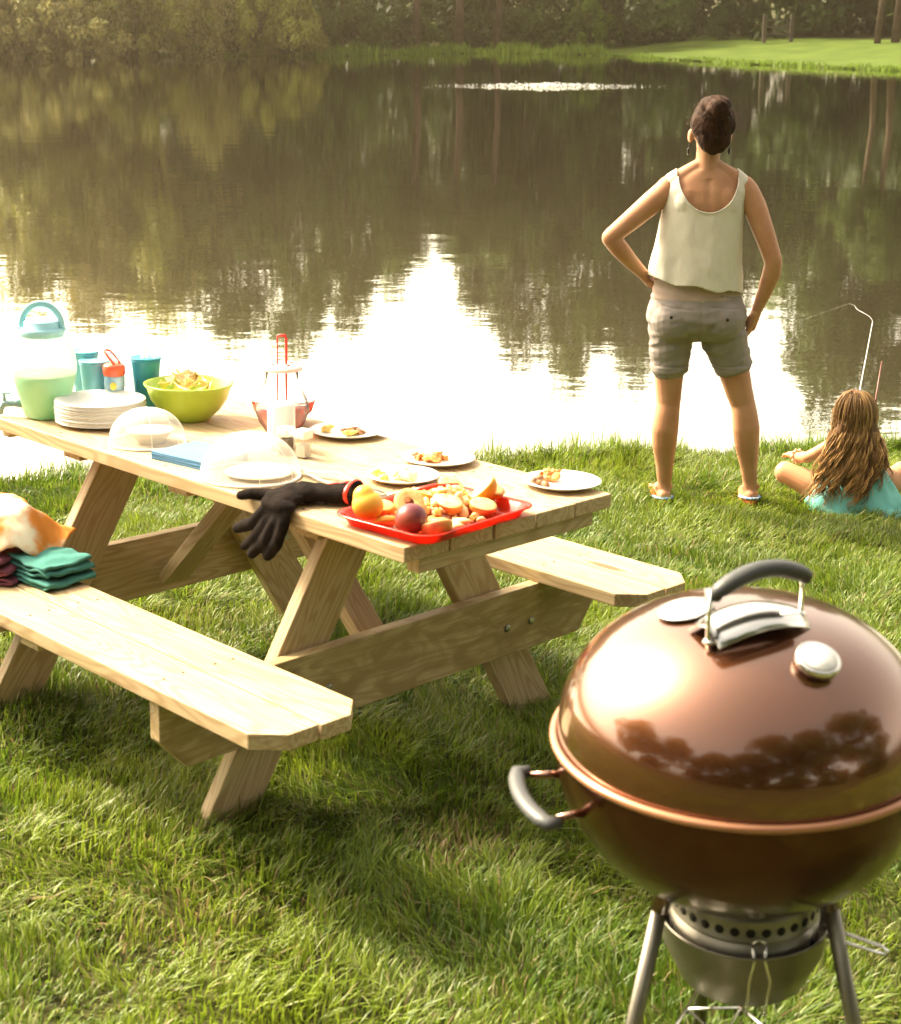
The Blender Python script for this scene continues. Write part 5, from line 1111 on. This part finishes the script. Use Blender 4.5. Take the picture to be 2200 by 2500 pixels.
for i in range(96):
    ph = -1.35+2.7*((i*.618) % 1)+rg2.uniform(-.05, .05); th0 = rg2.uniform(.0, 1.2)
    endz = rg2.uniform(.01, .13) + .05*abs(ph/1.35)**2 + (.07 if ph > .55 else 0); ex = cx-.030 + (ph/1.35)*.195*rg2.uniform(.8, 1.15); kk = rg2.uniform(17, 27); phs = rg2.uniform(0, 6.28); amp = rg2.uniform(.008, .0165); fw = rg2.uniform(-.02, .012)
    lock = rg2.uniform()**1.1; z0 = .425+.099*cos(th0+.25)
    for j_ in range(9):
        oa = rg2.uniform(0, 6.28); ob = rg2.uniform(.001, .0075); sub = rg2.uniform(.7, 1.3); ph_ = ph+rg2.uniform(-.06, .06); pts = []; ez = endz+rg2.uniform(-.01, .03); lph = rg2.uniform(-.5, .5)
        for k in range(n_):
            t_ = k/(n_-1); z = z0*(1-t_)+ez*t_
            if z > .36:
                rr = sqrt(max(0, 1-((z-.425)/.101)**2)) if z > .425 else 1.; rr = max(rr, .02)
                x_ = cx-.012 + .091*sin(ph_)*rr; y_ = .006-.100*cos(ph_)*rr
            else:
                v_ = min(1, (.36-z)/.33)**.75; x_ = cx-.012+.091*sin(ph_)*(1-v_) + (ex-cx+.012)*v_; y_ = .006-.100*cos(ph_)*(1-v_) + (-.122+.03*abs(ph/1.35)+fw)*v_ - .014*sin(v_*pi)
            w_ = max(0, min(1, (.46-z)/.36)); a_ = phs+lph+t_*kk; sp_ = amp*(.15+1.25*w_)*w_**.4; o_s = ob*(1-.35*w_)
            pts.append(np.array([x_+sp_*sin(a_)+o_s*cos(oa), y_+sp_*cos(a_)*.9+o_s*sin(oa)-.002, z+.002*sin(a_*1.3)*w_]))
        r_ = rg2.uniform(.0011, .0021); pr_ = len(hv)
        for k in range(n_):
            tn = pts[min(k+1, n_-1)]-pts[max(k-1, 0)]; tn = tn/(np.linalg.norm(tn)+1e-9); s1 = np.cross(tn, [0, 1, .1]); s1 /= (np.linalg.norm(s1)+1e-9); s2 = np.cross(tn, s1); rr = r_*(1 if k < n_-8 else (n_-k)/8)
            for a in (0, 2.094, 4.189): hv.append(pts[k]+(s1*cos(a)+s2*sin(a))*rr)
        for k in range(n_-1):
            for j in range(3): a = pr_+k*3+j; b0 = pr_+k*3+(j+1) % 3; hq.append((a, b0, b0+3, a+3))
        cc = (np.array([.12, .055, .020])*(1-lock)+np.array([.62, .37, .15])*lock)*sub
        for k in range(n_): hcol += [cc*(.8+.9*(k/n_))]*3
ho2 = link(bpy.data.objects.new('curls', npmesh('curls', np.array(hv), np.array(hq), None, np.array(hcol))), gh); ho2.data.polygons.foreach_set('use_smooth', [True]*len(ho2.data.polygons)); ho2.data.materials.append(attr_mat('curl_colour', (1, 1, 1), .5, .18, .25))
# fishing rods
def rod(name, label, pts, rs, m_, M_):
    t = root(name, label, 'fishing rod', M_); B().tube(pts, rs, 8).build('blank', m_, t); return t
r1 = rod('fishing_rod', 'thin white fishing rod held out over the pond by the girl', [(.655, .27, .15), (.70, .40, .24), (.775, .60, .372), (.918, 1.0, .615)], [.006, .0042, .003, .0018], mat('white_rod', (.62, .61, .59), None, .3), GM)
B().tube([(.648, .25, .137), (.680, .33, .195)], .013, 12).build('grip', mat('cork', (.45, .30, .16), None, .8), r1)
b = B(); pts = [Vector((.918, 1.0, .615)).lerp(Vector((.885, 1.35, .64)), t_)+Vector((.01*sin(9*t_), 0, .012*sin(pi*t_))) for t_ in np.linspace(0, 1, 12)]+[Vector((.90, 2.6, .30)), Vector((.87, 3.6, WATER-FZ0))]; b.tube(pts, [.0009]*9+[.0005, .0003, .0002, .00015, .00015], 5); b.build('line', mat('white_rod', (1, 1, 1)), r1)
r2 = rod('fishing_rod', 'thin dark red brown rod leaning upright beyond the girl', [(.76, .34, .0), (.785, .38, .30), (.822, .45, .545)], [.008, .006, .003], mat('red_brown_rod', (.16, .05, .03), None, .4), GM)

# ------------------------------------------------------------------ warm summer haze over the pond
hz = B(); hx0, hx1, hy0, hy1, hz0, hz1 = -75, 75, -45, 150, -4.0, 27
hz.add([(x, y, z) for x in (hx0, hx1) for y in (hy0, hy1) for z in (hz0, hz1)], [(0, 1, 3, 2), (4, 6, 7, 5), (0, 4, 5, 1), (2, 3, 7, 6), (0, 2, 6, 4), (1, 5, 7, 3)], False)
hm = bpy.data.materials.new('haze_air'); hm.use_nodes = True; t = hm.node_tree; t.nodes.remove(t.nodes['Principled BSDF'])
pv = t.nodes.new('ShaderNodeVolumePrincipled'); pv.inputs['Color'].default_value = (1, .80, .54, 1); pv.inputs['Density'].default_value = .00115; pv.inputs['Anisotropy'].default_value = .84
t.links.new(pv.outputs[0], t.nodes['Material Output'].inputs['Volume'])
ho_ = hz.build('haze', hm); tag(ho_, kind='stuff')
